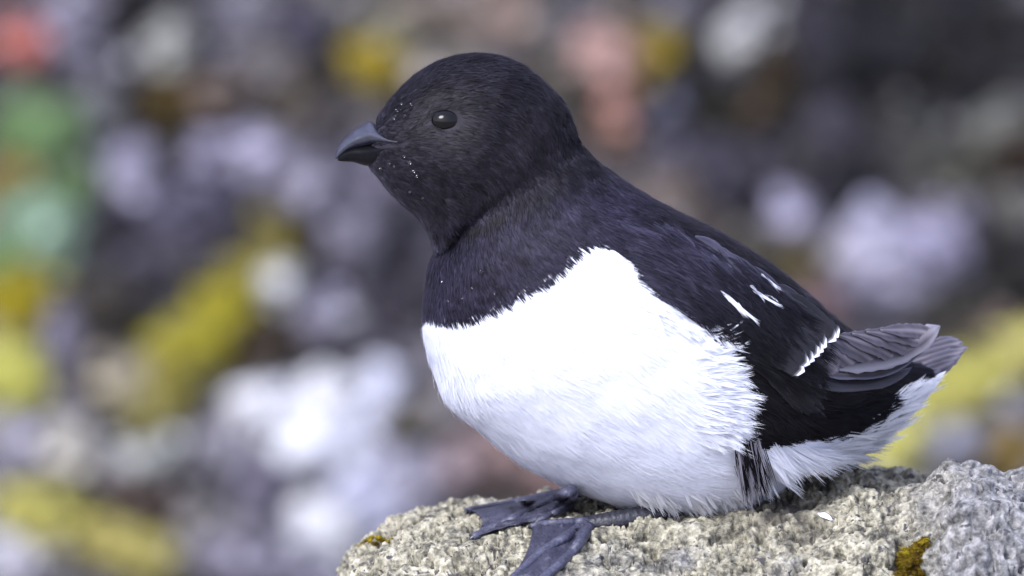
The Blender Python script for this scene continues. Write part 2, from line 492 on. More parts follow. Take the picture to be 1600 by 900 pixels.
def put(kind, px, py, rx, ry, c, sink=0.0):
    p = on_slope(px, py)
    s = SENSOR / LENS / 1600.0 * float((p - CAM) @ FW)
    me = (MOSS if kind == 'm' else STONES)[random.randrange(4 if kind == 'm' else 8)]
    o = bpy.data.objects.new('moss_cushion' if kind == 'm' else 'scree_stone', me)
    COL.objects.link(o)
    k = 1.12 if kind == 's' else 1.0
    th = (rx * ry) ** 0.5 * s * 0.7
    o.scale = (rx * s * k, ry * s * k * 1.05, th)
    o.location = Vector(p + SL * (th * 0.2 - sink))
    tilt = random.uniform(-0.35, 0.35) if abs(rx - ry) > 12 else random.uniform(-1.5, 1.5)
    o.rotation_euler = (Matrix.Rotation(math.radians(52), 3, 'X') @ Matrix.Rotation(tilt, 3, 'Z')).to_euler()
    if kind == 's': c = 0.8 * np.asarray(c) + 0.2 * np.mean(c)
    if kind == 'm': c = 0.84 * np.asarray(c) + 0.16 * np.mean(c)
    o.color = (*np.clip(lin(c) * (1.2 if kind == 'm' else 1) / BGE * (lin(c).mean() / 0.28) ** 0.2, 0.003, 0.40), 1)
    lab, grp = klass(kind, c)
    lm = min(LANDMARKS, key=lambda q: math.hypot(px - q[0], py - q[1]))
    if math.hypot(px - lm[0], py - lm[1]) > 25:
        size = '' if kind == 'm' else ('large ' if rx * ry > 2900 else ('small ' if rx * ry < 1300 else 'medium-sized '))
        lab = size + lab.split(' lying')[0].split(' growing')[0].split(' wedged')[0].split(' spreading')[0].split(' in the')[0] + ' on the scree ' + lm[2]
        grp = lab.replace(' on the scree', 's') if grp else None
    tag(o, lab, 'moss' if kind == 'm' else 'stone', lab if grp is None else grp)
entries = [(*e[:5], *(np.array(e[5:8]) * (0.8 if e[1] > 1240 and e[2] < 320 else 1))) for e in entries]
for e in entries:
    put(e[0], e[1], e[2], e[3], e[4], e[5:8])
# the stones lying between them
for gy_ in range(-40, 940, 70):
    for gx_ in range(-60, 1680, 76):
        x = gx_ + random.uniform(-22, 22) + (38 if (gy_ // 70) % 2 else 0)
        y = gy_ + random.uniform(-20, 20)
        d = np.hypot(*(ctr - (x, y)).T)
        k = d.argsort()[:2]
        if d[k[0]] < 30 or (700 < x < 1300 and 440 < y < 900): continue
        if 720 < x < 1000 and 160 < y < 460: continue
        c = 0.6 * np.array(entries[k[0]][5:8]) + 0.4 * np.array(entries[k[1]][5:8])
        c = 0.62 * c + 0.38 * c.mean() + np.array([0, -2, 6])
        put('s', x, y, random.uniform(22, 40), random.uniform(20, 36), np.clip(c * random.choice((0.45, 0.7, 0.9, 1.0, 1.15)), 15, 200), 0.002)
# fine gravel lying on and between those stones, too small to count
bpy.context.view_layer.update()
sv, sf, n0 = [], [], 0
for o in COL.objects:
    if o.name.startswith(('scree_stone', 'moss_cushion', 'ground')):
        M4 = np.array(o.matrix_world)
        v = np.empty(len(o.data.vertices) * 3); o.data.vertices.foreach_get('co', v)
        sv.append(v.reshape(-1, 3) @ M4[:3, :3].T + M4[:3, 3])
        sf += [[i + n0 for i in p.vertices] for p in o.data.polygons]
        n0 += len(sv[-1])
slope_bvh = BVHTree.FromPolygons(np.vstack(sv).tolist(), sf)
m, nt, b = material('gravel')
at = nd(nt, 'ShaderNodeVertexColor'); at.layer_name = 'Col'
nt.links.new(at.outputs[0], b.inputs['Base Color'])
b.inputs['Roughness'].default_value = 0.6
b.inputs['Specular IOR Level'].default_value = 0.2
bm = bmesh.new(); bmesh.ops.create_icosphere(bm, subdivisions=1, radius=1)
iv = np.array([v.co[:] for v in bm.verts]); iff = np.array([[v.index for v in f.verts] for f in bm.faces]); bm.free()
gv, gf, gc, n0 = [], [], [], 0
for k in range(2600):
    px_, py_ = random.uniform(-150, 1750), random.uniform(-90, 980)
    h = slope_bvh.ray_cast(*ray(px_, py_))[0]
    if h is None or h.y < 0.8: continue
    d = np.hypot(*(ctr - (px_, py_)).T); e = entries[int(d.argmin())]
    c = np.array(e[5:8])
    if e[0] == 'm' and c.max() > 120 and random.random() < .72: continue
    c = np.clip((0.8 * c + 0.2 * c.mean()) * (random.choice((0.75, 1, 1.1)) if c.mean() > 195 else random.choice((0.3, 0.5, 0.75, 0.95, 1.15, 1.35))), 12, 252)
    if random.random() < .06 and c.mean() > 70: c = np.array([205, 205, 208])
    r = random.choice((7, 9, 12, 16, 20)) * 0.000315 * random.uniform(.8, 1.2)
    v = iv * rng.uniform(.65, 1.3, (len(iv), 1)) * r * np.array([random.uniform(.8, 1.6), 1, .8])
    a = random.uniform(0, 3.1); v = v @ np.array([[math.cos(a), math.sin(a), 0], [-math.sin(a), math.cos(a), 0], [0, 0, 1]])
    gv.append(v + np.array(h)); gf.append(iff + n0); n0 += len(iv)
    gc.append(np.tile(np.clip(lin(c) / BGE, 0.003, 0.45), (len(iv), 1)))
gra = mesh_obj('scree_gravel', np.vstack(gv), np.vstack(gf), m, smooth_=False, cols=np.vstack(gc))
tag(gra, 'mottled fine gravel strewn between the scree stones behind the bird', 'gravel', kind='stuff')
# uncountable rubble over the rest of the slope
vv, ff, cc = [], [], []
n0 = 0
tv = [np.array([v.co[:] for v in me.vertices]) for me in STONES[:1]]
bm = bmesh.new(); bmesh.ops.create_icosphere(bm, subdivisions=1, radius=1)
iv = np.array([v.co[:] for v in bm.verts]); iff = np.array([[v.index for v in f.verts] for f in bm.faces]); bm.free()
N = 8000
rx_ = rng.uniform(-2.2, 2.2, N); ry_ = rng.uniform(1.5, 4.6, N)
for x, y in zip(rx_, ry_):
    q = to_px(np.array([x, y, y - Y0 - 0.1]))
    if -180 < q[0] < 1800 and -110 < q[1] < 1000: continue
    r = rng.uniform(0.008, 0.028)
    v = iv * rng.uniform(0.7, 1.3, (len(iv), 1)) * r * np.array([1.2, 1.0, 0.8])
    vv.append(v + np.array([x, y, float(ground_z(y)) + 0.002])); ff.append(iff + n0); n0 += len(iv)
rub = mesh_obj('scree_rubble', np.vstack(vv), np.vstack(ff), M_STONE, smooth_=False)
rub.color = (0.085, 0.08, 0.095, 1)
tag(rub, 'grey rubble of small stones covering the outer scree slope', 'rubble', kind='stuff')

# ------------------------------------------------------------------ the boulder the bird sits on
xk = np.array([-300, 300, 430, 500, 530, 560, 610, 700, 850, 1000, 1100, 1250, 1340, 1450, 1600, 1750, 1950, 2300])
ck = np.array([2600, 1500, 1180, 1030, 950, 898, 862, 838, 816, 817, 815, 794, 776, 796, 800, 830, 1000, 1700])
def rock_py(x, d):
    c = np.interp(x, xk, ck)
    front = np.maximum(-d, 0)
    back = np.maximum(d, 0)
    y = c + 0.36 * front + 0.0011 * front ** 2 - 0.17 * back + 0.0016 * np.maximum(back - 230, 0) ** 2
    knob = smooth(1395, 1500, x + 0.25 * (d + 120)) * smooth(-330, -190, d) * (1 - smooth(-70, 40, d)) * (1 - smooth(1700, 1850, x))
    return y - 112 * knob * (0.93 + 0.07 * np.sin(x * 0.045 + 2.2))
def axis(a0, a1, b0, b1, step, n0, n1):
    return np.concatenate([a0 + (b0 - a0) * (1 - np.linspace(1, 0, n0, endpoint=False) ** 2), np.arange(b0, b1, step), b1 + (a1 - b1) * np.linspace(0, 1, n1) ** 2])
rx_ax = axis(-300, 2300, 500, 1640, 2.0, 70, 60)
rd_ax = axis(-1500, 1000, -300, 360, 2.3, 60, 60)
RX, RD = np.meshgrid(rx_ax, rd_ax, indexing='ij')
xr, dr = RX.ravel(), RD.ravel()
P3 = np.stack([xr, rock_py(xr, dr), dr], -1)
q = P3 / 100.0
P3[:, 1] += 20 * fbm(np.stack([xr / 90, dr / 90, 0 * xr + 3], -1), 3, 21)
P3[:, 0] += 10 * fbm(q * 1.3 + 5, 3, 31)
PW = P3 + np.stack([fbm(P3 / 30.0 + k * 11, 3, 71 + k) for k in range(3)], -1) * 16
w0, id0 = worley(PW / 52.0, 43)
w1, id1 = worley(PW / 23.0, 3)
w2, id2 = worley(P3 / 10.5, 13)
w3, id3 = worley(P3 / 5.5, 23)
cr = fbm(P3 / 34.0, 3, 51)
def dome(w, r): return np.sqrt(np.clip(1 - (w / r) ** 2, 0, 1))
patchy = 0.15 + 1.15 * smooth(-0.2, 0.25, fbm(P3 / 85.0, 3, 88))
det = 15 * dome(w0, 0.95) * (0.3 + 0.9 * id0) + 9 * dome(w1, 0.88) * (0.3 + 0.9 * id1) + patchy * (4.6 * dome(w2, 0.8) * (0.2 + id2) + 2.2 * dome(w3, 0.8) * (0.2 + id3)) - 14
pit = smooth(0.30, 0.46, fbm(P3 / 17.0 * np.array([0.7, 1, 0.7]), 2, 77))
pit2 = 1.9 * smooth(0.30, 0.37, fbm(P3 / 9.0, 2, 99)) * smooth(-0.1, 0.3, fbm(P3 / 70.0, 2, 98))
crk = np.abs(fbm(np.stack([xr / 110, P3[:, 1] / 40, dr / 45], -1) + 9, 3, 66))
crk = (1 - smooth(0.0, 0.045, crk)) * smooth(-0.05, 0.25, fbm(P3 / 150.0, 2, 67))
det -= 16 * crk
det -= 20.0 * pit + 12 * smooth(0.22, 0.40, cr) + 9 * pit2
knobm = smooth(1340, 1540, xr + 70 * fbm(P3 / 60.0, 3, 33)) * (1 - smooth(-20, 60, dr))
det *= (1 - 0.3 * knobm)
det += 9 * knobm * fbm(P3 / 42.0, 4, 61)
Pw = W(P3)
G = Pw.reshape(len(rx_ax), len(rd_ax), 3)
nrm = np.cross(np.gradient(G, axis=0), np.gradient(G, axis=1)).reshape(-1, 3)
nrm /= np.linalg.norm(nrm, axis=1)[:, None]
if nrm[:, 2].mean() < 0: nrm = -nrm
Pw = Pw + nrm * (det * PX)[:, None]
Pw[:, 2] = np.maximum(Pw[:, 2], -0.12)
stain_shade = np.exp(-(((xr - 1225) / 62) ** 2 + ((dr - 20) / 130) ** 2)) * smooth(-0.35, 0.25, fbm(P3 / 22.0, 3, 44) + 0.15)  # dirt stain and the bird's shadow, painted together as one dark patch
rcol = np.stack([knobm, stain_shade, 0 * knobm], -1)
R_ORG = (Pw[:, 0].mean(), 0.0, 0.0)
rf = grid_faces(len(rx_ax), len(rd_ax))
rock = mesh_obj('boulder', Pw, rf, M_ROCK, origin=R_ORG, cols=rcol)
tag(rock, 'rough pale grey-beige boulder the bird sits on', 'boulder')
rock_bvh = BVHTree.FromPolygons([Vector(p) for p in Pw], rf.tolist())
def rock_hit(px, py):
    o, v = ray(px, py)
    h = rock_bvh.ray_cast(o, v)
    return h[0]

# ------------------------------------------------------------------ the bird's body
# top x,y | bottom x,y | half width | centre depth | heading towards the camera (deg)
ST = [
 (590, 200, 572, 254, 10, -112, 0), (588, 186, 576, 261, 23, -112, 0), (601, 166, 590, 278, 52, -112, 2), (622, 141, 608, 300, 70, -112, 3),
 (655, 112, 630, 322, 86, -111, 4), (694, 92, 652, 340, 97, -110, 5), (742, 83, 668, 364, 104, -108, 6), (792, 91, 681, 386, 106, -106, 8),
 (836, 116, 682, 394, 103, -102, 10), (872, 155, 674, 415, 106, -98, 13), (898, 205, 671, 446, 116, -90, 16), (922, 243, 668, 486, 132, -82, 18),
 (955, 271, 673, 530, 152, -70, 20), (1003, 303, 687, 578, 172, -54, 21), (1060, 334, 706, 622, 188, -36, 22), (1120, 364, 747, 664, 197, -16, 22),
 (1178, 399, 802, 710, 198, 6, 22), (1228, 438, 872, 750, 194, 28, 22), (1268, 472, 960, 786, 184, 50, 22), (1304, 503, 1056, 806, 166, 74, 22),
 (1336, 528, 1146, 792, 142, 98, 22), (1364, 545, 1224, 752, 116, 118, 22), (1392, 557, 1298, 722, 88, 136, 22), (1418, 566, 1362, 690, 62, 150, 22),
 (1440, 574, 1408, 648, 40, 160, 22), (1452, 584, 1436, 612, 20, 166, 22)]
NU, NV = 170, 128
S = crom(np.array(ST, float), NU)
th = np.linspace(0, 2 * np.pi, NV, endpoint=False)
ct, st_ = np.cos(th), np.sin(th)
e = 0.94
cs = np.sign(ct) * np.abs(ct) ** e
sn = np.sign(st_) * np.abs(st_) ** e
cen = (S[:, 0:2] + S[:, 2:4]) / 2
hv = (S[:, 0:2] - S[:, 2:4]) / 2
u_row = np.linspace(0, len(ST) - 1, NU)
hw = S[:, 4][:, None] * np.ones(NV)
ang = np.radians(S[:, 6])[:, None]
# the jaw feathers overhang the neck: a soft crease round the throat
uc = (8.5 + (1 + ct) / 2 * 1.9)[None, :]
jaw = np.exp(-((u_row[:, None] - uc) / 0.42) ** 2) * (0.30 + 0.70 * smooth(0.1, -0.85, ct))[None, :]
jaw2 = np.exp(-((u_row[:, None] - uc + 1.15) / 0.7) ** 2) * (0.35 + 0.65 * smooth(0.0, -0.9, ct))[None, :]
radial = 1 - 0.125 * jaw + 0.05 * jaw2
UU, TT = np.meshgrid(u_row, th, indexing='ij')
lump = fbm(np.stack([UU.ravel() * 1.1, np.cos(TT.ravel()) * 3, np.sin(TT.ravel()) * 3], -1), 3, 15).reshape(NU, NV)
fine = fbm(np.stack([UU.ravel() * 3.2, np.cos(TT.ravel()) * 8, np.sin(TT.ravel()) * 8], -1), 2, 16).reshape(NU, NV)
nape = np.exp(-((u_row[:, None] - 10.0) / 1.3) ** 2) * smooth(0.2, 0.9, ct)[None, :]
radial = radial + 0.010 * lump + fine * (0.006 + 0.02 * nape) * (1 - 0.7 * smooth(11, 13, u_row))[:, None]
lat = hw * sn[None, :] * radial
bx = cen[:, 0:1] + hv[:, 0:1] * cs[None, :] * radial - lat * np.sin(ang)
by = cen[:, 1:2] + hv[:, 1:2] * cs[None, :] * radial
bd = S[:, 5:6] + lat * np.cos(ang)
near_x = cen[:, 0:1] + hv[:, 0:1] * cs[None, :] * radial + np.abs(lat) * np.sin(ang)
near_y = by
# eye hollow and brow on both sides of the head
side = np.sign(lat) * smooth(0.3, 0.8, np.abs(sn))[None, :]
g = np.exp(-(((near_x - 692) / 34) ** 2 + ((near_y - 190) / 24) ** 2))
bd -= side * 7 * g
g = np.exp(-(((near_x - 735) / 70) ** 2 + ((near_y - 262) / 50) ** 2))
bd += side * 6 * g
bpx = np.stack([bx, by, bd], -1).reshape(-1, 3)
nxy = np.stack([near_x, near_y], -1).reshape(-1, 2)
body_p = W(bpx)
bf = grid_faces(NU, NV, True)
bfl = bf.tolist()
bfl.append(list(range(NV))[::-1]); bfl.append([(NU - 1) * NV + j for j in range(NV)])

WHITE1 = [(600, 470), (655, 482), (666, 494), (690, 503), (722, 504), (768, 487), (800, 470), (835, 452), (862, 437), (885, 416), (898, 400), (909, 387), (930, 383),
          (957, 390), (985, 408), (1003, 425), (1014, 442), (1008, 456), (1040, 470), (1075, 494), (1096, 510), (1122, 528), (1144, 565), (1158, 615), (1157, 655), (1150, 690),
          (1166, 700), (1200, 712), (1206, 770), (1206, 850), (500, 850)]
WHITE2 = [(1190, 700), (1240, 684), (1300, 692), (1350, 686), (1385, 664), (1405, 640), (1425, 612), (1470, 590), (1500, 700), (1330, 770), (1190, 850)]
def plume_colour(xy, jitter_seed=0):
    x, y = xy[:, 0], xy[:, 1]
    p = np.stack([x / 9.0, y / 9.0, 0 * x], -1)
    jx = x + 2 * noise(p, 91)
    jy = y + 2.5 * noise(p + 40, 92)
    white = in_poly(jx, jy, WHITE1) | in_poly(jx, jy, WHITE2)
    neck = smooth(330, 400, y + 0.35 * (x - 700)) * (1 - smooth(950, 1100, x))
    rear = smooth(1040, 1220, x + 0.4 * (y - 480))
    c = np.array([0.0105, 0.0093, 0.0132]) * np.ones((len(x), 1))
    c = c * (1 - neck[:, None]) + np.array([0.021, 0.019, 0.033]) * neck[:, None]
    c = c * (1 - rear[:, None]) + np.array([0.0065, 0.006, 0.008]) * rear[:, None]
    c *= (1 + 0.25 * noise(np.stack([x / 40, y / 40, 0 * x], -1), 93) + 0.45 * noise(np.stack([x / 13, y / 8, 0 * x], -1), 94))[:, None]
    c[white] = (0.80, 0.82, 0.88)
    return c, white

BASE = np.array(W([1040, 815, 0]))
bird = bpy.data.objects.new('bird', None)
COL.objects.link(bird)
bird.location = BASE
bird.empty_display_size = 0.05
tag(bird, 'plump black-and-white auk sitting in profile on the boulder', 'bird')
bpy.context.view_layer.update()
bcol, bwhite = plume_colour(nxy)
if np.dot(np.cross(body_p[bf[60 * NV, 1]] - body_p[bf[60 * NV, 0]], body_p[bf[60 * NV, 3]] - body_p[bf[60 * NV, 0]]), body_p[60 * NV] - body_p[60 * NV:61 * NV].mean(0)) < 0:
    bfl = [f[::-1] for f in bfl]
body = mesh_obj('body', body_p, bfl, M_BODY, bird, origin=BASE, cols=bcol)
body_bvh = BVHTree.FromPolygons([Vector(p) for p in body_p], bfl)
def body_hit(px, py, off=0.0):
    o, v = ray(px, py)
    h = body_bvh.ray_cast(o, v)
    if h[0] is None: return None
    return depth_of(h[0]) - off

# ------------------------------------------------------------------ plumage: fine barbs over the whole body
def strands(base, dirn, nor, length, width, lift, bend, tipmove=None):
    """ribbons of 3 segments. all (N,3)/(N,) world"""
    n = len(base)
    L = length[:, None]
    d0 = dirn * np.cos(lift)[:, None] + nor * np.sin(lift)[:, None]
    d0 /= np.linalg.norm(d0, axis=1)[:, None]
    side = np.cross(nor, d0); side /= np.linalg.norm(side, axis=1)[:, None] + 1e-12
    p0 = base
    p1 = base + d0 * L * 0.4
    p2 = p1 + (d0 - nor * bend[:, None] * 0.5) * L * 0.33
    p3 = p2 + (d0 - nor * bend[:, None]) * L * 0.27
    if tipmove is not None:
        p1 = p1 + tipmove * 0.15; p2 = p2 + tipmove * 0.5; p3 = p3 + tipmove
    w = width[:, None] * side
    V = np.stack([p0 - w * .8, p0 + w * .8, p1 - w, p1 + w, p2 - w * .7, p2 + w * .7, p3], 1).reshape(-1, 3)
    i = np.arange(n)[:, None] * 7
    Q = np.concatenate([i + np.array([0, 2, 3, 1]), i + np.array([2, 4, 5, 3])], 0)
    T = i + np.array([4, 6, 5])
    return V, Q, T

def build_strands(name, V, Q, T, cols, nors, mat, parent, origin):
    me = bpy.data.meshes.new(name)
    me.vertices.add(len(V)); me.vertices.foreach_set('co', (V - origin).astype(np.float32).ravel())
    nl = Q.size + T.size
    me.loops.add(nl)
    me.loops.foreach_set('vertex_index', np.concatenate([Q.ravel(), T.ravel()]).astype(np.int32))
    me.polygons.add(len(Q) + len(T))
    me.polygons.foreach_set('loop_start', np.concatenate([np.arange(len(Q)) * 4, Q.size + np.arange(len(T)) * 3]).astype(np.int32))
    me.update(calc_edges=True)
    me.polygons.foreach_set('use_smooth', np.ones(len(me.polygons), bool))
    a = me.color_attributes.new('Col', 'FLOAT_COLOR', 'POINT')
    c = np.ones((len(V), 4), np.float32); c[:, :3] = cols
    a.data.foreach_set('color', c.ravel())
    me.materials.append(mat)
    me.normals_split_custom_set_from_vertices(nors.tolist())
    o = bpy.data.objects.new(name, me)
    COL.objects.link(o)
    o.parent = parent
    o['kind'] = 'stuff'
    return o

BG3 = body_p.reshape(NU, NV, 3)
du = np.gradient(BG3, axis=0)
dv = np.roll(BG3, -1, 1) - np.roll(BG3, 1, 1)
BN = np.cross(du, dv)
BN /= np.linalg.norm(BN, axis=2)[:, :, None] + 1e-12
ctr_row = BG3.mean(1, keepdims=True)
if ((BG3 - ctr_row) * BN).sum() < 0: BN = -BN
DU = du / (np.linalg.norm(du, axis=2)[:, :, None] + 1e-12)
area = np.linalg.norm(np.cross(du, dv / 2), axis=2)
prob = area.copy()
dense = np.where(u_row < 13, 1.4, 1.0)[:, None]
prob = prob * dense * np.where(bwhite.reshape(NU, NV), 1.9, 1.0)
prob[-1] = 0; prob[0] = 0
prob = (prob / prob.sum()).ravel()
NS = 210000
idx = rng.choice(NU * NV, NS, p=prob)
ii, jj = idx // NV, idx % NV
fi = np.clip(ii + rng.uniform(-.5, .5, NS), 0, NU - 1.001); fj = (jj + rng.uniform(-.5, .5, NS)) % NV
def bil(A):
    A = A.reshape(NU, NV, -1)
    i0 = fi.astype(int); j0 = fj.astype(int) % NV; i1 = np.minimum(i0 + 1, NU - 1); j1 = (j0 + 1) % NV
    a = (fi - i0)[:, None]; c = (fj - np.floor(fj))[:, None]
    return A[i0, j0] * (1 - a) * (1 - c) + A[i1, j0] * a * (1 - c) + A[i0, j1] * (1 - a) * c + A[i1, j1] * a * c
sp, sn_, sdir, sxy = bil(BG3), bil(BN), bil(DU), bil(nxy)
sn_ /= np.linalg.norm(sn_, axis=1)[:, None]
scol, swhite = plume_colour(sxy)
# keep eye, bill base free
keep = (((sxy[:, 0] - 697) / 22) ** 2 + ((sxy[:, 1] - 188) / 16) ** 2 > 1)
su = fi * (len(ST) - 1) / (NU - 1)
keep &= su > 0.9
keep &= ~((np.abs(sxy[:, 1] - (231 - 0.14 * (sxy[:, 0] - 590))) < np.interp(sxy[:, 0], [580, 640], [3.5, 1.2])) & (sxy[:, 0] < 638))
sp, sn_, sdir, sxy, scol, swhite, su = (a[keep] for a in (sp, sn_, sdir, sxy, scol, swhite, su))
n = len(sp)
# wavering flow
ta = 0.30 * noise(sxy[:, [0, 1, 1]] / 55.0, 5) + 0.14 * noise(sxy[:, [0, 1, 1]] / 16.0, 6) * np.interp(su, [9, 16, 19], [.5, .7, 1.3]) + rng.normal(0, 0.08, n)
ta *= np.where(swhite, 1.0, 0.8)
sde = np.cross(sn_, sdir)
sdir = sdir * np.cos(ta)[:, None] + sde * np.sin(ta)[:, None]
sdir -= (sdir * sn_).sum(1)[:, None] * sn_
sdir /= np.linalg.norm(sdir, axis=1)[:, None]
Lp = np.interp(su, [0, 2, 5, 9, 10, 12, 15, 20, 25], [5, 8, 12, 13, 12, 13, 22, 34, 30])
Lw = np.interp(su, [9, 12, 15, 19, 25], [16, 26, 38, 44, 44])
ln = np.where(swhite, Lw, Lp) * rng.uniform(0.7, 1.3, n) * PX
wd = np.where(swhite, 0.7, 0.75) * rng.uniform(0.6, 1.2, n) * PX
lsd = np.where(swhite, 0.032, 0.05)
lift = np.where(swhite, np.interp(su, [10, 14, 20], [0.035, 0.05, 0.085]), 0.13) + rng.normal(0, 1, n) * lsd
ruff = rng.random(n) < np.where(swhite, 0.008, np.where(su < 10, 0.08, 0.03))
lift = np.where(ruff, lift + 0.28, lift); ln = np.where(ruff & (su < 10), ln * 1.3, ln)
lift = np.clip(lift, 0.01, 0.6)
bend = np.clip(lift * 1.4, 0, 1)
# clumping: tips lean to the tip of the nearest feather centre
NC = 5200
cid = rng.choice(n, NC, replace=False)
kd = KDTree(NC)
for k, c in enumerate(cid): kd.insert(Vector(sp[c]), k)
kd.balance()
near_c = np.array([kd.find(Vector(p))[1] for p in sp])
tgt = sp[cid[near_c]] + sdir[cid[near_c]] * ln[cid[near_c]][:, None]
own = sp + sdir * ln[:, None]
mv = (tgt - own)
mv -= (mv * sn_).sum(1)[:, None] * sn_
mv *= np.where(swhite, np.interp(su, [12, 17, 20], [.12, .2, .35]), np.interp(su, [8, 10, 15, 18], [.3, .12, .15, .3]))[:, None]
V, Q, T = strands(sp, sdir, sn_, ln, wd, lift, bend, mv)
cj = scol * np.where(swhite, rng.uniform(0.96, 1.03, n), rng.uniform(0.5, 1.6, n))[:, None]
cj = np.clip(cj, 0, 0.9)
snn = sn_ + rng.normal(0, 1, (n, 3)) * np.where(swhite, 0.03, 0.08)[:, None]; snn /= np.linalg.norm(snn, axis=1)[:, None]
build_strands('plumage', V, Q, T, np.repeat(cj, 7, 0), np.repeat(snn, 7, 0), M_PLUME, bird, BASE)

# ------------------------------------------------------------------ loose tufts at the feather edges
class Tufts:
    def __init__(s): s.b, s.d, s.n, s.l, s.w, s.lf, s.bd, s.c, s.mv, s.g = [], [], [], [], [], [], [], [], [], []
    def add(s, px, py, ang, length, spread, count, col, lift=0.15, bend=0.1, width=0.8, off=3, dslope=0.0, depth=None):
        """ang in screen degrees, 0 = right, + = down"""
        d = body_hit(px, py, off) if depth is None else depth
        if d is None: return
        a = math.radians(ang)
        tip = np.array([px + math.cos(a) * length, py + math.sin(a) * length, d + dslope * length])
        b0 = W([px, py, d]); t0 = W(tip)
        nn = -FW
        o_, v_ = ray(px, py); h_ = body_bvh.ray_cast(o_, v_)
        gn = np.array(h_[1]) if h_[0] is not None else np.array([-0.1, -0.8, 0.3])
        if gn @ FW > 0: gn = -gn
        for k in range(count):
            s.g.append(gn)
            o1, o2 = random.gauss(0, spread), random.gauss(0, spread * 0.8)
            bb = W([px + o1, py + o2, d + random.uniform(-1, 1)])
            tt = W([tip[0] + o1 * 0.45 + random.gauss(0, spread * .25), tip[1] + o2 * 0.45 + random.gauss(0, spread * .25), tip[2]])
            v = tt - bb; L = np.linalg.norm(v) * random.uniform(0.75, 1.05)
            s.b.append(bb); s.d.append(v / np.linalg.norm(v)); s.n.append(nn); s.l.append(L); s.w.append(width * PX * random.uniform(.6, 1.1))
            s.lf.append(lift); s.bd.append(bend); s.c.append(np.clip(np.array(col) * random.uniform(.9, 1.06), 0, .9))
            s.mv.append(np.array([0, 0, 1.0]) * random.gauss(0, 0.06) * L)
    def build(s, name, nor):
        A = [np.array(x) for x in (s.b, s.d, s.n, s.l, s.w, s.lf, s.bd)]
        V, Q, T = strands(*A, np.array(s.mv))
        nn = np.array(s.g) + 0.12 * np.array(nor, float) + rng.normal(0, .07, (len(s.b), 3)); nn /= np.linalg.norm(nn, axis=1)[:, None]
        return build_strands(name, V, Q, T, np.repeat(np.array(s.c), 7, 0), np.repeat(nn, 7, 0), M_PLUME, bird, BASE)

WH = (0.82, 0.84, 0.90)
fl = Tufts()
edge = crom(np.array([(1008, 450), (1046, 476), (1090, 506), (1118, 526), (1138, 570), (1150, 620), (1148, 660), (1140, 692)], float), 60)
for k, (x, y) in enumerate(edge):
    t = k / 59
    for r in range(4):
        px_, py_ = x - random.uniform(2, 46), y + random.uniform(-10, 14)
        if t < 0.4:
            a, L = 38 + random.gauss(0, 8), random.uniform(18, 34)
            px_, py_ = x - random.uniform(0, 18), y + random.uniform(2, 18)
        else:
            a, L = np.interp(t, [0.4, 0.6, 1], [-4, 4, 26]) + random.gauss(0, 12), random.uniform(20, 44)
        fl.add(px_, py_, a, L * random.choice((.7, 1, 1, 1.25)), random.uniform(2.2, 4.5), 9, WH, 0.10, 0.13, 0.7)
for k in range(26):
    x, y = random.uniform(1085, 1132), random.uniform(525, 690)
    fl.add(x, y, np.interp(y, [525, 690], [-16, 26]) + random.gauss(0, 9), random.uniform(28, 50), 2.0, 8, WH, 0.2, 0.25)
fl.build('flank_tufts', (-0.2, -0.8, 0.55))

bl = Tufts()
for k in range(90):                                     # the fringe where the belly meets the stone
    x = random.uniform(985, 1190)
    y = np.interp(x, [985, 1060, 1120, 1190], [783, 798, 796, 770]) - random.uniform(0, 26)
    bl.add(x, y, 42 + random.gauss(0, 18), random.uniform(18, 34), 3, 8, (0.82, 0.83, 0.87), 0.1, 0.1)
for k in range(70):
    x = random.uniform(1190, 1330); y = random.uniform(696, 716) + 0.0 * x
    bl.add(x, y, np.interp(x, [1190, 1250, 1330], [62, 20, -8]) + random.gauss(0, 10), random.uniform(40, 76), 4, 12, WH, 0.1, 0.1)
for (x, y, a, L, c) in ((1205, 738, 36, 62, 10), (1212, 742, 33, 58, 10), (1270, 712, 2, 74, 12), (1290, 714, 14, 44, 10), (1196, 742, 60, 44, 12), (1198, 752, 80, 34, 9)):
    bl.add(x, y, a, L, 2.4, c, WH, 0.05, 0.05, 0.9)
for k in range(150):                                    # under-tail coverts
    t = random.random()
    x = np.interp(t, [0, .35, .7, 1], [1285, 1345, 1395, 1425]) + random.gauss(0, 8)
    y = np.interp(t, [0, .35, .7, 1], [712, 694, 658, 612]) + random.gauss(0, 8)
    bl.add(x, y, np.interp(t, [0, 1], [-14, -30]) + random.gauss(0, 7), random.uniform(28, 56), 3, 7, (0.84, 0.85, 0.88), 0.03, 0.0, 0.7,
           depth=(body_hit(x, y, 2) or 120))
bl.build('undertail_tufts', (-0.1, -0.8, 0.5))

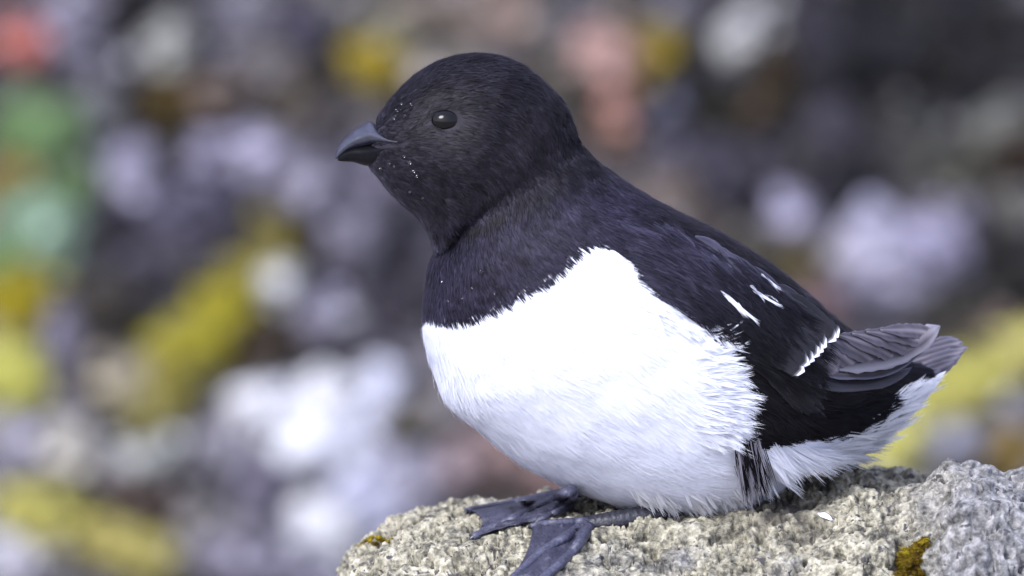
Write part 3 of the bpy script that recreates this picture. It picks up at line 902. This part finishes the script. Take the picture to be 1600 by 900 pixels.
dk = Tufts()
BLK = (0.006, 0.0055, 0.0075)
for k in range(64):                                     # dark thigh feathers
    x = random.uniform(1150, 1186); y = random.uniform(684, 730)
    dk.add(x, y, 79 + random.gauss(0, 6), random.uniform(40, 80), 2.2, 7, BLK if random.random() < .62 else (.30, .29, .33), 0.1, 0.1, 0.7, off=9)
for k in range(160):                                    # loose lower edge of the folded wing
    t = random.random()
    x = np.interp(t, [0, .4, .8, 1], [1185, 1280, 1350, 1388]); y = np.interp(t, [0, .4, .8, 1], [668, 668, 660, 634]) - random.uniform(0, 18)
    dk.add(x, y, np.interp(t, [0, 1], [50, -12]) + random.gauss(0, 12), random.uniform(18, 34), 5, 9, BLK, 0.1, 0.1, 0.8, off=7)
for k in range(110):                                    # ragged chin / nape feathers breaking the outline
    u = random.choice([0, 1])
    if u: x = random.uniform(672, 790); y = np.interp(x, [672, 700, 740, 790], [366, 372, 362, 334]); a = 80
    else: x = random.uniform(868, 930); y = np.interp(x, [868, 895, 930], [165, 215, 262]); a = 58
    dk.add(x, y + random.uniform(-4, 4), a + random.gauss(0, 12), random.uniform(8, 18), 3, 7, (0.011, 0.010, 0.013), 0.25, 0.1, 0.7, off=2)
dk.build('dark_tufts', (-0.2, -0.8, 0.55))

# ------------------------------------------------------------------ wings and tail: vaned feathers
def feather(name, pts, width, col, edge_col, parent, tip_col=None, tip_at=0.9, shaft=0.0, up=(0, -0.82, 0.57), nseg=14, taper=0.25, camber=0.14, flare=0.0, edge_amt=1.0, round_=0.55):
    C = crom(np.array(pts, float), nseg)
    Cw = W(C)
    tan = np.gradient(Cw, axis=0); tan /= np.linalg.norm(tan, axis=1)[:, None]
    upv = np.array(up, float)
    sidev = np.cross(tan, upv); sidev /= np.linalg.norm(sidev, axis=1)[:, None]
    nv = np.cross(sidev, tan)
    t = np.linspace(0, 1, nseg)
    prof = (taper + (1 - taper) * smooth(0, 0.35, t)) * np.sqrt(np.clip(1 - np.clip((t - (1 - round_)) / round_, 0, 1) ** 2.4, 0, 1))
    prof = np.maximum(prof, 0.04)
    a = np.array([-1, -0.82, -0.45, -0.06, 0.06, 0.45, 0.82, 1])
    m = len(a)
    w = width * PX * 0.5
    V = Cw[:, None, :] + sidev[:, None, :] * (a[None, :, None] * prof[:, None, None] * w) - nv[:, None, :] * (camber * width * PX * (a ** 2)[None, :, None] * prof[:, None, None])
    V = V + tan[:, None, :] * (-0.35 * np.abs(a)[None, :, None] * w * prof[:, None, None])
    fr = rng.normal(0, 0.07, (nseg, 2)) * w
    V[:, 0] += sidev * fr[:, :1]; V[:, -1] += sidev * fr[:, 1:]
    V[:, 3:5] += nv[:, None, :] * (0.5 * PX)
    cA = np.array(col)[None, None, :] * (1 + 0.18 * rng.normal(size=(nseg, m, 1)))
    cA = np.clip(cA, 0.003, 0.9)
    ew = (smooth(0.62, 1.0, np.abs(a))[None, :, None] * 0.9 * edge_amt + smooth(0.86, 1.0, t)[:, None, None] * 0.9 * edge_amt).clip(0, 1)
    cA = cA * (1 - ew) + np.array(edge_col)[None, None, :] * ew
    if tip_col is not None:
        tw = smooth(tip_at - 0.03, tip_at + 0.03, t)[:, None, None]
        cA = cA * (1 - tw) + np.array(tip_col)[None, None, :] * tw
    cA[:, 3:5] = cA[:, 3:5] * (1 - shaft) + np.array([0.22, 0.2, 0.22]) * shaft
    Vt = V.reshape(-1, 3)
    Vb = Vt - np.repeat(nv, m, 0) * 0.8 * PX           # thickness
    n1 = len(Vt)
    F = grid_faces(nseg, m)
    F2 = F[:, ::-1] + n1
    rim = []
    ring = [i * m for i in range(nseg)] + [(nseg - 1) * m + j for j in range(1, m)] + [i * m + m - 1 for i in range(nseg - 2, -1, -1)] + [j for j in range(m - 2, 0, -1)]
    for q in range(len(ring)):
        a1, b1 = ring[q], ring[(q + 1) % len(ring)]
        rim.append([a1, b1, b1 + n1, a1 + n1])
    org = Cw[0]
    o = mesh_obj(name, np.vstack([Vt, Vb]), np.vstack([F, F2, np.array(rim)]), M_FEATHER, parent, origin=org, cols=np.vstack([cA.reshape(-1, 3)] * 2))
    return o

# near wing: a shell following the flank, its feathers as sub-parts
def wing_shell(mirror):
    top = crom(np.array([(972, 352), (1040, 352), (1110, 378), (1180, 420), (1240, 468), (1295, 514), (1335, 540)], float), 40)
    bot = crom(np.array([(1012, 440), (1070, 484), (1130, 520), (1178, 560), (1225, 600), (1275, 610), (1335, 585)], float), 40)
    m = 18
    V = np.zeros((40, m, 3))
    for i in range(40):
        for j in range(m):
            f = j / (m - 1)
            x, y = top[i] * (1 - f) + bot[i] * f
            edge = min(f, 1 - f, i / 39, 1 - i / 39)
            d = body_hit(x, y)
            if d is None: d = V[i, j - 1, 2] if j else 60
            V[i, j] = (x, y, d - 5 * smooth(0, 0.12, edge) + 3)
    return V
WS = wing_shell(False)
def wing_part(name, V):
    Vw = W(V.reshape(-1, 3))
    F = grid_faces(40, V.shape[1])
    xy = V.reshape(-1, 3)[:, :2]
    c, _ = plume_colour(xy)
    c = np.minimum(c, 0.035)
    return mesh_obj(name, Vw, F, M_BODY, bird, origin=W(V[0, 0]), cols=c)
wing = wing_part('wing', WS)
WM = WS.copy()
ccx = np.interp(WM[..., 0], S[:, 0] * .5 + S[:, 2] * .5, S[:, 5])
WM[..., 2] = 2 * ccx - WM[..., 2]
WM[..., 0] -= 0.35 * (WM[..., 2] - ccx)
far_wing = wing_part('wing', WM)
bpy.context.view_layer.update()

def hit_or(px, py, off, default):
    d = body_hit(px, py, off)
    return default if d is None else d
# scapulars and coverts, laid from the rear forwards so that front ones overlap
cov = []
for row in range(13):
    for k in range(14):
        s = k / 13.0
        f = (row + 0.5 + 0.3 * math.sin(k * 2.1)) / 13
        i = min(int(s * 30 + 2), 39)
        x = WS[i, 0, 0] * (1 - f) + WS[i, -1, 0] * f + random.uniform(-7, 7)
        y = WS[i, 0, 1] * (1 - f) + WS[i, -1, 1] * f + random.uniform(-6, 6)
        if x > 1232 or (row > 11 and k < 3) or k < 2 or (k < 4 and random.random() < .4): continue
        cov.append((x, y, s, f))
cov.sort(key=lambda q: -q[0])
for x, y, s, f in cov:
    L = np.interp(s, [0, 0.5, 1], [52, 78, 92]) * random.uniform(.85, 1.15)
    a = math.radians(np.interp(s, [0, .4, 1], [30, 43, 40]) + (f - .5) * 10 + random.gauss(0, 4))
    x2, y2 = x + math.cos(a) * L, y + math.sin(a) * L
    xm, ym = (x + x2) / 2, (y + y2) / 2 - L * .05
    d0 = hit_or(x, y, 3, None); dm = hit_or(xm, ym, 8.0, None); d2 = hit_or(x2, y2, 7.5, None)
    if d0 is None or dm is None or d2 is None: continue
    blu = 1 - smooth(0.15, 0.8, s + 0.35 * (f - .3))
    c = np.array([0.006, 0.0057, 0.0075]) * (1 - blu) + np.array([0.026, 0.024, 0.038]) * blu
    c *= random.uniform(.75, 1.3)
    feather('covert_feather', [(x, y, d0), (xm, ym, dm), (x2, y2, d2)], np.interp(s, [0, 1], [20, 27]) * random.uniform(.8, 1.15), c, c * (1.9 if random.random() < .5 else 1.3), wing, shaft=0.06, nseg=9, camber=0.07, round_=.8)
# white edged scapulars and the hair-fine barbs that soften the coverts
for pts, w in (([(1126, 453), (1140, 468), (1156, 482), (1168, 492)], 5.5), ([(1172, 446), (1184, 458), (1196, 465)], 5),
               ([(1194, 460), (1208, 467), (1224, 480)], 6), ([(1190, 428), (1206, 440), (1222, 455)], 4)):
    feather('scapular_feather', [(x, y, hit_or(x, y, 13, 30)) for x, y in pts], w, (0.80, 0.80, 0.86), (0.7, 0.7, 0.78), wing, nseg=12, taper=.1, camber=.05, round_=.8)['label'] = 'thin white feather edge on the dark back'
wt = Tufts()
for x, y, a, L in ((1127, 454, 46, 60), (1132, 458, 42, 64), (1152, 474, 52, 22), (1158, 484, 36, 36), (1173, 446, 48, 34), (1182, 456, 33, 50), (1191, 429, 42, 42)):
    wt.add(x, y, a, L, 1.2, 9, WH, 0.03, 0.02, 0.7, off=13)
for k in range(900):
    i, f = random.randrange(0, 33), random.random()
    x = WS[i, 0, 0] * (1 - f) + WS[i, -1, 0] * f - 8; y = WS[i, 0, 1] * (1 - f) + WS[i, -1, 1] * f
    q = i / 39
    blu = 1 - smooth(0.1, 0.7, q + .35 * (f - .3))
    c = np.array([0.006, 0.0057, 0.0075]) * (1 - blu) + np.array([0.028, 0.026, 0.043]) * blu
    wt.add(x, y, np.interp(q, [0, .4, 1], [26, 42, 36]) + random.gauss(0, 7), random.uniform(24, 50), 4.5, 7, c * random.choice((.6, .9, 1.2, 1.9)), 0.05, 0.04, 0.6, off=7.5)
wt.build('wing_barbs', (-.2, -.8, .55))
# primaries: longest first, each shorter one lies over it
pr_edge = (0.30, 0.29, 0.34)
prim = [([(1240, 572), (1330, 586), (1400, 572), (1468, 512)], 34, 52), ([(1252, 566), (1330, 574), (1392, 560), (1462, 514)], 34, 48), ([(1270, 548), (1330, 556), (1380, 548), (1440, 530)], 34, 44),
        ([(1275, 545), (1320, 550), (1370, 556), (1412, 548)], 32, 40), ([(1275, 542), (1310, 548), (1350, 558), (1392, 556)], 31, 36), ([(1272, 545), (1300, 550), (1330, 562), (1362, 568)], 30, 32),
        ([(1266, 550), (1290, 556), (1310, 568), (1334, 574)], 29, 28), ([(1262, 556), (1280, 562), (1295, 572), (1308, 577)], 26, 24)]
_pdx = np.linspace(1210, 1480, 28)
_pdv = np.minimum.accumulate([min([np.interp(x, [1230, 1290, 1350, 1420, 1470], [32, 44, 62, 86, 104])] + [hit_or(x, y, 12, 200) for y in (530, 545, 560, 575, 590, 605)]) for x in _pdx[::-1]])[::-1]
def pd(x): return np.interp(x, _pdx, _pdv)
GB = np.array((0.031, 0.028, 0.034))
feather('primary_feather', [(1235, 556, pd(1235) + 2), (1330, 558, pd(1330) + 3), (1405, 545, pd(1405) + 3), (1469, 509, pd(1469) + 3)], 56, GB, (0.15, 0.145, 0.165), wing, shaft=.3, camber=.04, nseg=24, round_=.55)
feather('primary_feather', [(1225, 580, pd(1235) - 6), (1300, 600, pd(1300) - 6), (1375, 596, pd(1375)), (1425, 574, pd(1425))], 24, GB * .4, (0.03, .03, .038), wing, camber=.1, nseg=16)
feather('primary_feather', [(1245, 572, pd(1255) - 6), (1320, 584, pd(1320) - 6), (1392, 576, pd(1392) - 2), (1462, 528, pd(1462))], 20, GB * .8, (0.11, .11, .15), wing, shaft=.2, camber=.06, nseg=18, edge_amt=.7)
for k in range(6, -1, -1):
    bx_, by_ = 1262 + 22 * k, 533 - 2.6 * k
    tx, ty = (1310, 1342, 1372, 1400, 1424, 1445, 1460)[k], (582, 578, 570, 560, 548, 535, 522)[k]
    o_ = 7.5 - k * 1.1
    feather('primary_feather', [(max(bx_ - 18, 1264), by_ - 2, pd(max(bx_ - 18, 1264)) - o_ + 3), ((bx_ + tx) / 2, (by_ + ty) / 2 - 3, pd((bx_ + tx) / 2) - o_ - .5), (tx, ty, pd(tx) - o_)], 40 - 2.2 * k,
            GB * random.uniform(.9, 1.3), GB * 3.2, wing, tip_col=GB * 2.8, tip_at=.92, shaft=.4, camber=.015, nseg=18, round_=.3, edge_amt=.6)
# secondaries with white tips: the pale bar across the closed wing
for k in range(8):
    t = k / 7
    tx, ty = 1310 - 50 * t + random.uniform(-4, 4), 526 + 53 * t + random.uniform(-2, 2)
    L = 112
    a = math.radians(np.interp(t, [0, 1], [40, 24]))
    x0, y0 = tx - L * math.cos(a), ty - L * math.sin(a)
    pts = [(x0, y0, hit_or(x0, y0, 8, 30)), ((x0 + tx) / 2, (y0 + ty) / 2 - 2, hit_or((x0 + tx) / 2, (y0 + ty) / 2, 12, 36)), (tx, ty, min(pd(tx) - 26, hit_or(tx, ty, 14, 60)))]
    feather('secondary_feather', pts, 29, (0.006, 0.0057, 0.007), (0.009, 0.009, 0.012), wing, tip_col=(0.78, 0.78, 0.82), tip_at=0.957, nseg=34, camber=.04, round_=.12)
# far wing: primaries mirrored about the bird's own mid-plane
for k, (pts, w, off) in enumerate(prim[:6]):
    q = []
    for x, y in pts:
        mid = np.interp(x, [1230, 1300, 1360, 1440, 1480], [104, 128, 146, 164, 176])
        lat_ = (mid - pd(x))
        q.append((x - 0.7 * lat_ * 0.35 - 8, y + 6, mid + lat_ * 0.75))
    feather('primary_feather', q, w, (0.03, 0.027, 0.033), (0.13, 0.12, 0.14), far_wing, shaft=.4, camber=.06, nseg=12, up=(0, 0.82, 0.57))
# tail
tail = mesh_obj('tail', W(np.array([(1380, 570, 150), (1440, 566, 160), (1440, 612, 160), (1380, 640, 150), (1380, 570, 176), (1440, 566, 180), (1440, 612, 180), (1380, 640, 176)])),
                [[0, 1, 2, 3], [7, 6, 5, 4], [0, 4, 5, 1], [3, 2, 6, 7], [0, 3, 7, 4], [1, 5, 6, 2]], M_BODY, bird, origin=W([1400, 600, 160]), cols=np.array([[0.02, 0.019, 0.026]] * 8))
bpy.context.view_layer.update()
tails = [((1390, 566), (1450, 543), (1498, 530), 190), ((1390, 572), (1455, 548), (1505, 534), 186), ((1385, 580), (1455, 556), (1513, 543), 180), ((1385, 588), (1450, 566), (1508, 548), 174),
         ((1380, 598), (1448, 576), (1502, 556), 168), ((1375, 606), (1440, 586), (1492, 565), 160), ((1368, 614), (1430, 596), (1470, 578), 152), ((1360, 622), (1415, 606), (1445, 592), 144)]
for k, (a_, b_, c_, d) in enumerate(tails):
    feather('tail_feather', [(*a_, d - 18), (*b_, d - 6), (*c_, d)], 24, np.array((0.024, 0.022, 0.032)) * random.uniform(.8, 1.2), (0.10, .096, .12), tail, shaft=.4, camber=.05, nseg=14, edge_amt=.8, round_=.25)
for k, (a_, b_, c_) in enumerate((((1400, 628), (1440, 608), (1478, 580)), ((1395, 640), (1430, 622), (1470, 594)), ((1385, 652), (1420, 636), (1460, 608)))):
    feather('tail_feather', [(*a_, 120), (*b_, 134), (*c_, 150)], 12, (0.5, .5, .55), (0.75, .75, .8), tail, camber=.05, nseg=12, round_=.7)['label'] = 'pale feather under the tail'

# ------------------------------------------------------------------ bill
def bill_loft(name, rows, mat, lower=False):
    """rows: x, y_top, y_bottom, half width; depth centre -112"""
    R = crom(np.array(rows, float), 36)
    m = 24
    V = []
    for x, yt, yb, w in R:
        for j in range(m):
            a = 2 * math.pi * j / m
            c, s = math.cos(a), math.sin(a)
            if lower: wy = np.sign(s) * abs(s) ** 0.8 * (1.0 if c > 0 else 0.9)
            else: wy = s * (1 - 0.38 * max(c, 0)) * (1.06 if c < 0 else 1)
            V.append((x, (yt + yb) / 2 - c * (yb - yt) / 2, -112 + wy * w))
    F = grid_faces(36, m, True).tolist()
    F += [list(range(m))[::-1], [35 * m + j for j in range(m)]]
    return mesh_obj(name, W(np.array(V)), F, mat, bird, origin=W([580, 225, -112]))
upper = bill_loft('upper_mandible', [(524, 242.5, 249, 1.5), (526.5, 234.5, 248, 4), (532.5, 224, 243, 8), (542, 213.5, 237, 13.5), (553, 203.5, 233, 20), (565, 195.5, 231, 26),
                                     (578, 189, 229, 36), (592, 199, 228, 49), (606, 211, 227, 62), (622, 218, 226, 73)], M_BILL)
lowerm = bill_loft('lower_mandible', [(528, 244, 251, 2), (533, 240, 252, 6), (542, 234, 252.5, 12), (553, 230, 253.5, 19), (564, 228, 257, 25), (576, 226, 259, 34), (590, 225, 254, 49), (604, 224, 246, 62), (620, 223, 237, 72), (634, 223, 231, 78)], M_BILL2, True)
def ellipsoid(name, c, r, mat, parent, seg=20, rings=12, rot=0):
    bm = bmesh.new()
    bmesh.ops.create_uvsphere(bm, u_segments=seg, v_segments=rings, radius=1)
    v = np.array([x.co[:] for x in bm.verts])
    f = [[q.index for q in p.verts] for p in bm.faces]
    bm.free()
    v = v * np.array(r)
    cr_, sr_ = math.cos(rot), math.sin(rot)
    x, y = v[:, 0] * cr_ - v[:, 1] * sr_, v[:, 0] * sr_ + v[:, 1] * cr_
    P = np.array(c, float) + np.stack([x, y, v[:, 2]], -1)
    return mesh_obj(name, W(P), f, mat, parent, origin=W(c))
bill_bvh = BVHTree.FromPolygons([upper.matrix_basis @ v.co + bird.location for v in upper.data.vertices], [list(p.vertices) for p in upper.data.polygons])
def bill_d(px, py):
    o, v = ray(px, py); h = bill_bvh.ray_cast(o, v)
    return depth_of(h[0]) if h[0] is not None else -130
ellipsoid('nostril', (577, 210, bill_d(577, 210) + 0.5), (7, 4.4, 3.5), M_CLAW, upper, rot=-.35)
ellipsoid('nostril_shield', (570.5, 204, bill_d(571, 205) + 3.0), (5, 6.5, 4), M_BILL, upper, rot=.5)

def tube(name, pts, rad, mat, parent, m=12, flat=1.0, ribs=0.0, n=None, ends=True, world=None):
    """tube along (px,py,d) points with radii in px"""
    n = n or max(10, len(pts) * 6)
    A = crom(np.column_stack([np.array(pts, float), np.array(rad, float)]), n)
    C = W(A[:, :3]) if world is None else A[:, :3]
    t = np.gradient(C, axis=0); t /= np.linalg.norm(t, axis=1)[:, None]
    up = UP * 0.8 - FW * 0.6
    s = np.cross(t, up); s /= np.linalg.norm(s, axis=1)[:, None]
    u2 = np.cross(s, t)
    r = A[:, 3] * PX
    if ribs: r = r * (1 + ribs * np.abs(np.sin(np.arange(n) * math.pi / 3.0)))
    a = np.linspace(0, 2 * np.pi, m, endpoint=False)
    V = C[:, None] + s[:, None] * (np.cos(a)[None, :, None] * r[:, None, None]) + u2[:, None] * (np.sin(a)[None, :, None] * r[:, None, None] * flat)
    F = grid_faces(n, m, True).tolist()
    F += [list(range(m))[::-1], [(n - 1) * m + j for j in range(m)]]
    return mesh_obj(name, V.reshape(-1, 3), F, mat, parent, origin=C[0])
# the fleshy line of the gape running back over the cheek
for pts in ([(596, 221), (612, 221), (628, 221), (637, 224)], [(590, 238), (606, 232), (624, 227), (642, 226)]):
    tube('gape_edge', [(x, y, hit_or(x, y, 1.5, -150)) for x, y in pts], [1.0, 1.3, 1.0, 0.4], M_LID, upper if pts[0][1] < 230 else lowerm)
tube('gape_line', [(x, y, hit_or(x, y, 0.5, -150)) for x, y in ((590, 230), (608, 227), (628, 224.5), (644, 226.5))], [2.8, 2.6, 2.2, .8], M_CLAW, lowerm)

# ------------------------------------------------------------------ eyes
ed = body_hit(697, 188)
eye = ellipsoid('eye', (697, 188.5, ed + 5.5), (23.5, 17.5, 15), M_EYE, bird, 32, 20)
lid = [(697 + 23.5 * math.cos(a), 188.5 + 16.5 * math.sin(a), ed - 1 + 3.5 * abs(math.cos(a)) - 2.0 * abs(math.sin(a))) for a in np.linspace(0, 2 * math.pi, 25)]
tube('eyelid', lid, [2.4] * 25, M_LID, eye, m=8, n=72)
mid = -110
ellipsoid('eye', (690, 188.5, 2 * mid - ed - 5), (21, 17, 17), M_EYE, bird, 24, 14)

# ------------------------------------------------------------------ legs and webbed feet, laid on the stone
def rk(px, py, lift=3.0):
    h = rock_hit(px, py)
    d = depth_of(h) if h is not None else 0.0
    return d - lift
def leg(tarsus, tr, toes, webs, name='leg'):
    root = tube('leg', tarsus, tr, M_LEG, bird, m=16, n=46, ribs=0.07)
    bpy.context.view_layer.update()
    T = []
    for pts, rad in toes:
        rad = np.interp(np.linspace(0, 1, len(pts)), np.linspace(0, 1, len(rad)), rad)
        o = tube('toe', pts, rad, M_FOOT, root, m=10, n=40, ribs=0.06)
        T.append(crom(np.array(pts, float), 30))
        p, q = np.array(pts[-1]), np.array(pts[-2])
        v = (p - q) / np.linalg.norm(p - q)
        bpy.context.view_layer.update()
        tube('claw', [p - v * 4, p + v * 2 + (0, 1, 0), p + v * 6 + (0, 4, -1)], [rad[-1] * .9, rad[-1] * .6, 0.4], M_CLAW, o, m=8, n=10)
    for i, j in webs:
        A, B = T[i], T[j]
        m = 14
        V = np.zeros((30, m, 3))
        for k in range(m):
            f = k / (m - 1)
            end = 1 - 0.07 * math.sin(math.pi * f)
            ts = np.linspace(0.02, end * 0.97, 30) * 29
            for r_, tt in enumerate(ts):
                k0 = int(tt); fr = tt - k0; k1 = min(k0 + 1, 29)
                a = A[k0] * (1 - fr) + A[k1] * fr; b_ = B[k0] * (1 - fr) + B[k1] * fr
                V[r_, k] = a * (1 - f) + b_ * f
                V[r_, k, 2] += 2.2 * math.sin(math.pi * f) * (tt / 29) + 1.2 * math.sin(f * 9 + tt * .25) * math.sin(math.pi * f)
        for r_ in range(30):
            for k in range(m):
                V[r_, k, 2] = min(V[r_, k, 2], min(rk(V[r_, k, 0] + ox, V[r_, k, 1] + oy, 3) for ox, oy in ((0, 0), (5, 0), (-5, 0), (0, 5), (0, -5))))
        for _ in range(3): V[1:-1, 1:-1, 2] = np.minimum(V[1:-1, 1:-1, 2], (V[:-2, 1:-1, 2] + V[2:, 1:-1, 2] + V[1:-1, :-2, 2] + V[1:-1, 2:, 2]) / 4)
        Vw = W(V.reshape(-1, 3))
        top = Vw; botm = Vw + FW * 2.5 * PX - UP * 1.0 * PX
        F = grid_faces(30, m); n1 = len(top)
        ring = [q * m for q in range(30)] + [29 * m + q for q in range(1, m)] + [q * m + m - 1 for q in range(28, -1, -1)] + [q for q in range(m - 2, 0, -1)]
        rim = np.array([[ring[q], ring[(q + 1) % len(ring)], ring[(q + 1) % len(ring)] + n1, ring[q] + n1] for q in range(len(ring))])
        mesh_obj('web', np.vstack([top, botm]), np.vstack([F, F[:, ::-1] + n1, rim]), M_WEB, root, origin=W(A[0]))
    return root
def tp(pts, lifts):
    A = crom(np.column_stack([np.array(pts, float), np.array(lifts, float)]), 9)
    D = np.array([rk(x, y, l) for x, y, l in A])
    D = np.minimum(D, np.convolve(np.pad(D, 1, mode='edge'), [.25, .5, .25], 'valid'))
    return [(x, y, d) for (x, y, l), d in zip(A, D)]
# the near foot
d0 = rk(918, 822, 10)
near_leg = leg([(1064, 794, d0 + 34), (1022, 803, d0 + 12), (965, 814, d0 + 2), (914, 821, d0)], [13, 15, 16, 14],
    [(tp([(916, 816), (892, 816), (860, 818), (830, 822)], [14, 11, 10, 8]), [8.5, 7, 6.5, 5]),
     (tp([(914, 820), (886, 838), (846, 864), (796, 908)], [16, 16, 14, 11]), [9.5, 8, 7.5, 6]),
     (tp([(920, 824), (898, 858), (872, 884), (826, 922)], [15, 15, 13, 10]), [9.5, 8, 7.5, 6])], [(0, 1), (1, 2)])
# the far foot
d1 = rk(900, 778, 10)
far_leg = leg([(985, 752, d1 + 60), (950, 760, d1 + 28), (912, 764, d1 + 4), (892, 770, d1)], [11, 12, 12, 10],
    [(tp([(896, 768), (856, 774), (800, 786), (730, 798)], [16, 15, 14, 14]), [8, 7, 6.5, 5.5]),
     (tp([(894, 766), (850, 789), (800, 812), (738, 840)], [22, 27, 22, 14]), [9, 8, 8, 6.5]),
     (tp([(896, 772), (888, 792), (866, 802), (840, 814)], [16, 15, 14, 9]), [8, 6.5, 5.5, 4.5])], [(0, 1), (1, 2)])

# ------------------------------------------------------------------ water drops on the face and breast
drops = [(586, 177, 1.6), (582, 181, 1.3), (596, 169, 1.2), (633, 182, 3.4), (620, 173, 1.6), (618, 181, 1.6), (615, 185, 1.4), (626, 171, 1.2), (642, 163, 1.5), (627, 162, 1.4),
         (631, 244, 1.8), (640, 254, 2.2), (646, 268, 1.8), (651, 275, 2.0), (608, 256, 1.4), (615, 260, 1.4), (594, 264, 1.9), (640, 300, 1.5), (660, 310, 1.7), (752, 424, 2.4), (773, 458, 1.6), (700, 470, 1.6), (737, 450, 1.4), (690, 440, 1.3), (722, 466, 1.4)]
for k, (x, y, r) in enumerate(drops):
    d = body_hit(x, y, 4)
    if d is None: continue
    o = ellipsoid('water_drop', (x, y, d), (r * 1.25, r * 1.25, r * 1.25), M_WATER, None, 10, 8)
    big = r > 3
    bib = y > 400
    tag(o, 'largest clear water drop beside the eye on the forehead' if big else ('tiny clear water drop beaded on the dark breast feathers' if bib else 'tiny clear water drop beaded on the dark face feathers'),
        'water drop', None if big else ('water drops on the breast' if bib else 'water drops on the face'))

# ------------------------------------------------------------------ moss and litter on the boulder
def moss_on(name, blobs, label):
    """an irregular cushion: several lumps of shoots grown together over the stone"""
    vs_, fs_, n_ = [], [], 0
    o0 = np.array(rock_hit(*blobs[0][:2]))
    for k, (px, py, r) in enumerate(blobs):
        h = rock_hit(px, py)
        if h is None: continue
        me = tufted(int(60 * r), int(px) + k, 0.45, 0.06)
        v = np.array([x.co[:] for x in me.vertices]) * np.array([r, r, r * .7]) * PX
        vs_.append(v + np.array(h) - o0); fs_ += [[i + n_ for i in p.vertices] for p in me.polygons]; n_ += len(v)
        bpy.data.meshes.remove(me)
    me = bpy.data.meshes.new(name); me.from_pydata(np.vstack(vs_).tolist(), [], fs_); me.materials.append(M_MOSS2)
    o = bpy.data.objects.new(name, me); COL.objects.link(o); o.location = o0
    tag(o, label, 'moss')
    return o
m, nt, b = material('boulder_moss')
t1 = tex(nt, 'ShaderNodeTexNoise', 330, 4); t2 = tex(nt, 'ShaderNodeTexNoise', 90, 3)
ra = ramp(nt, t1.outputs[0], [(0.35, (0.03, 0.018, 0.004)), (0.5, (0.11, 0.075, 0.006)), (0.68, (0.22, 0.18, 0.012))])
rb = ramp(nt, t2.outputs[0], [(0.4, (0.45, 0.4, 0.4)), (0.6, (1.1, 1.1, 1.0))])
nt.links.new(mix(nt, 1.0, ra.outputs[0], rb.outputs[0], 'MULTIPLY'), b.inputs['Base Color'])
b.inputs['Roughness'].default_value = 0.9; b.inputs['Specular IOR Level'].default_value = 0.1
M_MOSS2 = m
random.seed(11)
bl1 = [(1446, 843, 6), (1440, 850, 9), (1432, 858, 11), (1424, 866, 13), (1436, 868, 12), (1418, 876, 14), (1430, 882, 14), (1412, 888, 13), (1422, 894, 13), (1434, 896, 9), (1448, 852, 6), (1408, 900, 10)]
moss_on('moss_cushion', [(x + random.uniform(-2, 2), y, r * 1.0) for x, y, r in bl1], 'ochre moss cushion in the cleft of the boulder')
bl2 = [(566, 850, 4), (573, 846, 6), (582, 843, 7), (591, 841, 6), (598, 844, 5), (606, 846, 3.5), (586, 849, 5), (612, 842, 2.5), (560, 854, 3)]
moss_on('moss_cushion', bl2, 'small brown-olive moss patch on the tapering end of the boulder')
for k, (x, y, a, L) in enumerate(((1278, 802, 25, 26),)):
    x2, y2 = x + L * math.cos(math.radians(a)), y + L * math.sin(math.radians(a))
    o = feather('loose_feather', [(x, y, rk(x, y, 4)), ((x + x2) / 2, (y + y2) / 2 - 2, rk((x + x2) / 2, (y + y2) / 2, 6)), (x2, y2, rk(x2, y2, 4))], 9, (0.7, .7, .78), (0.75, .75, .82), None, nseg=10)
    tag(o, 'small loose white feather lying on the boulder behind the bird', 'feather')
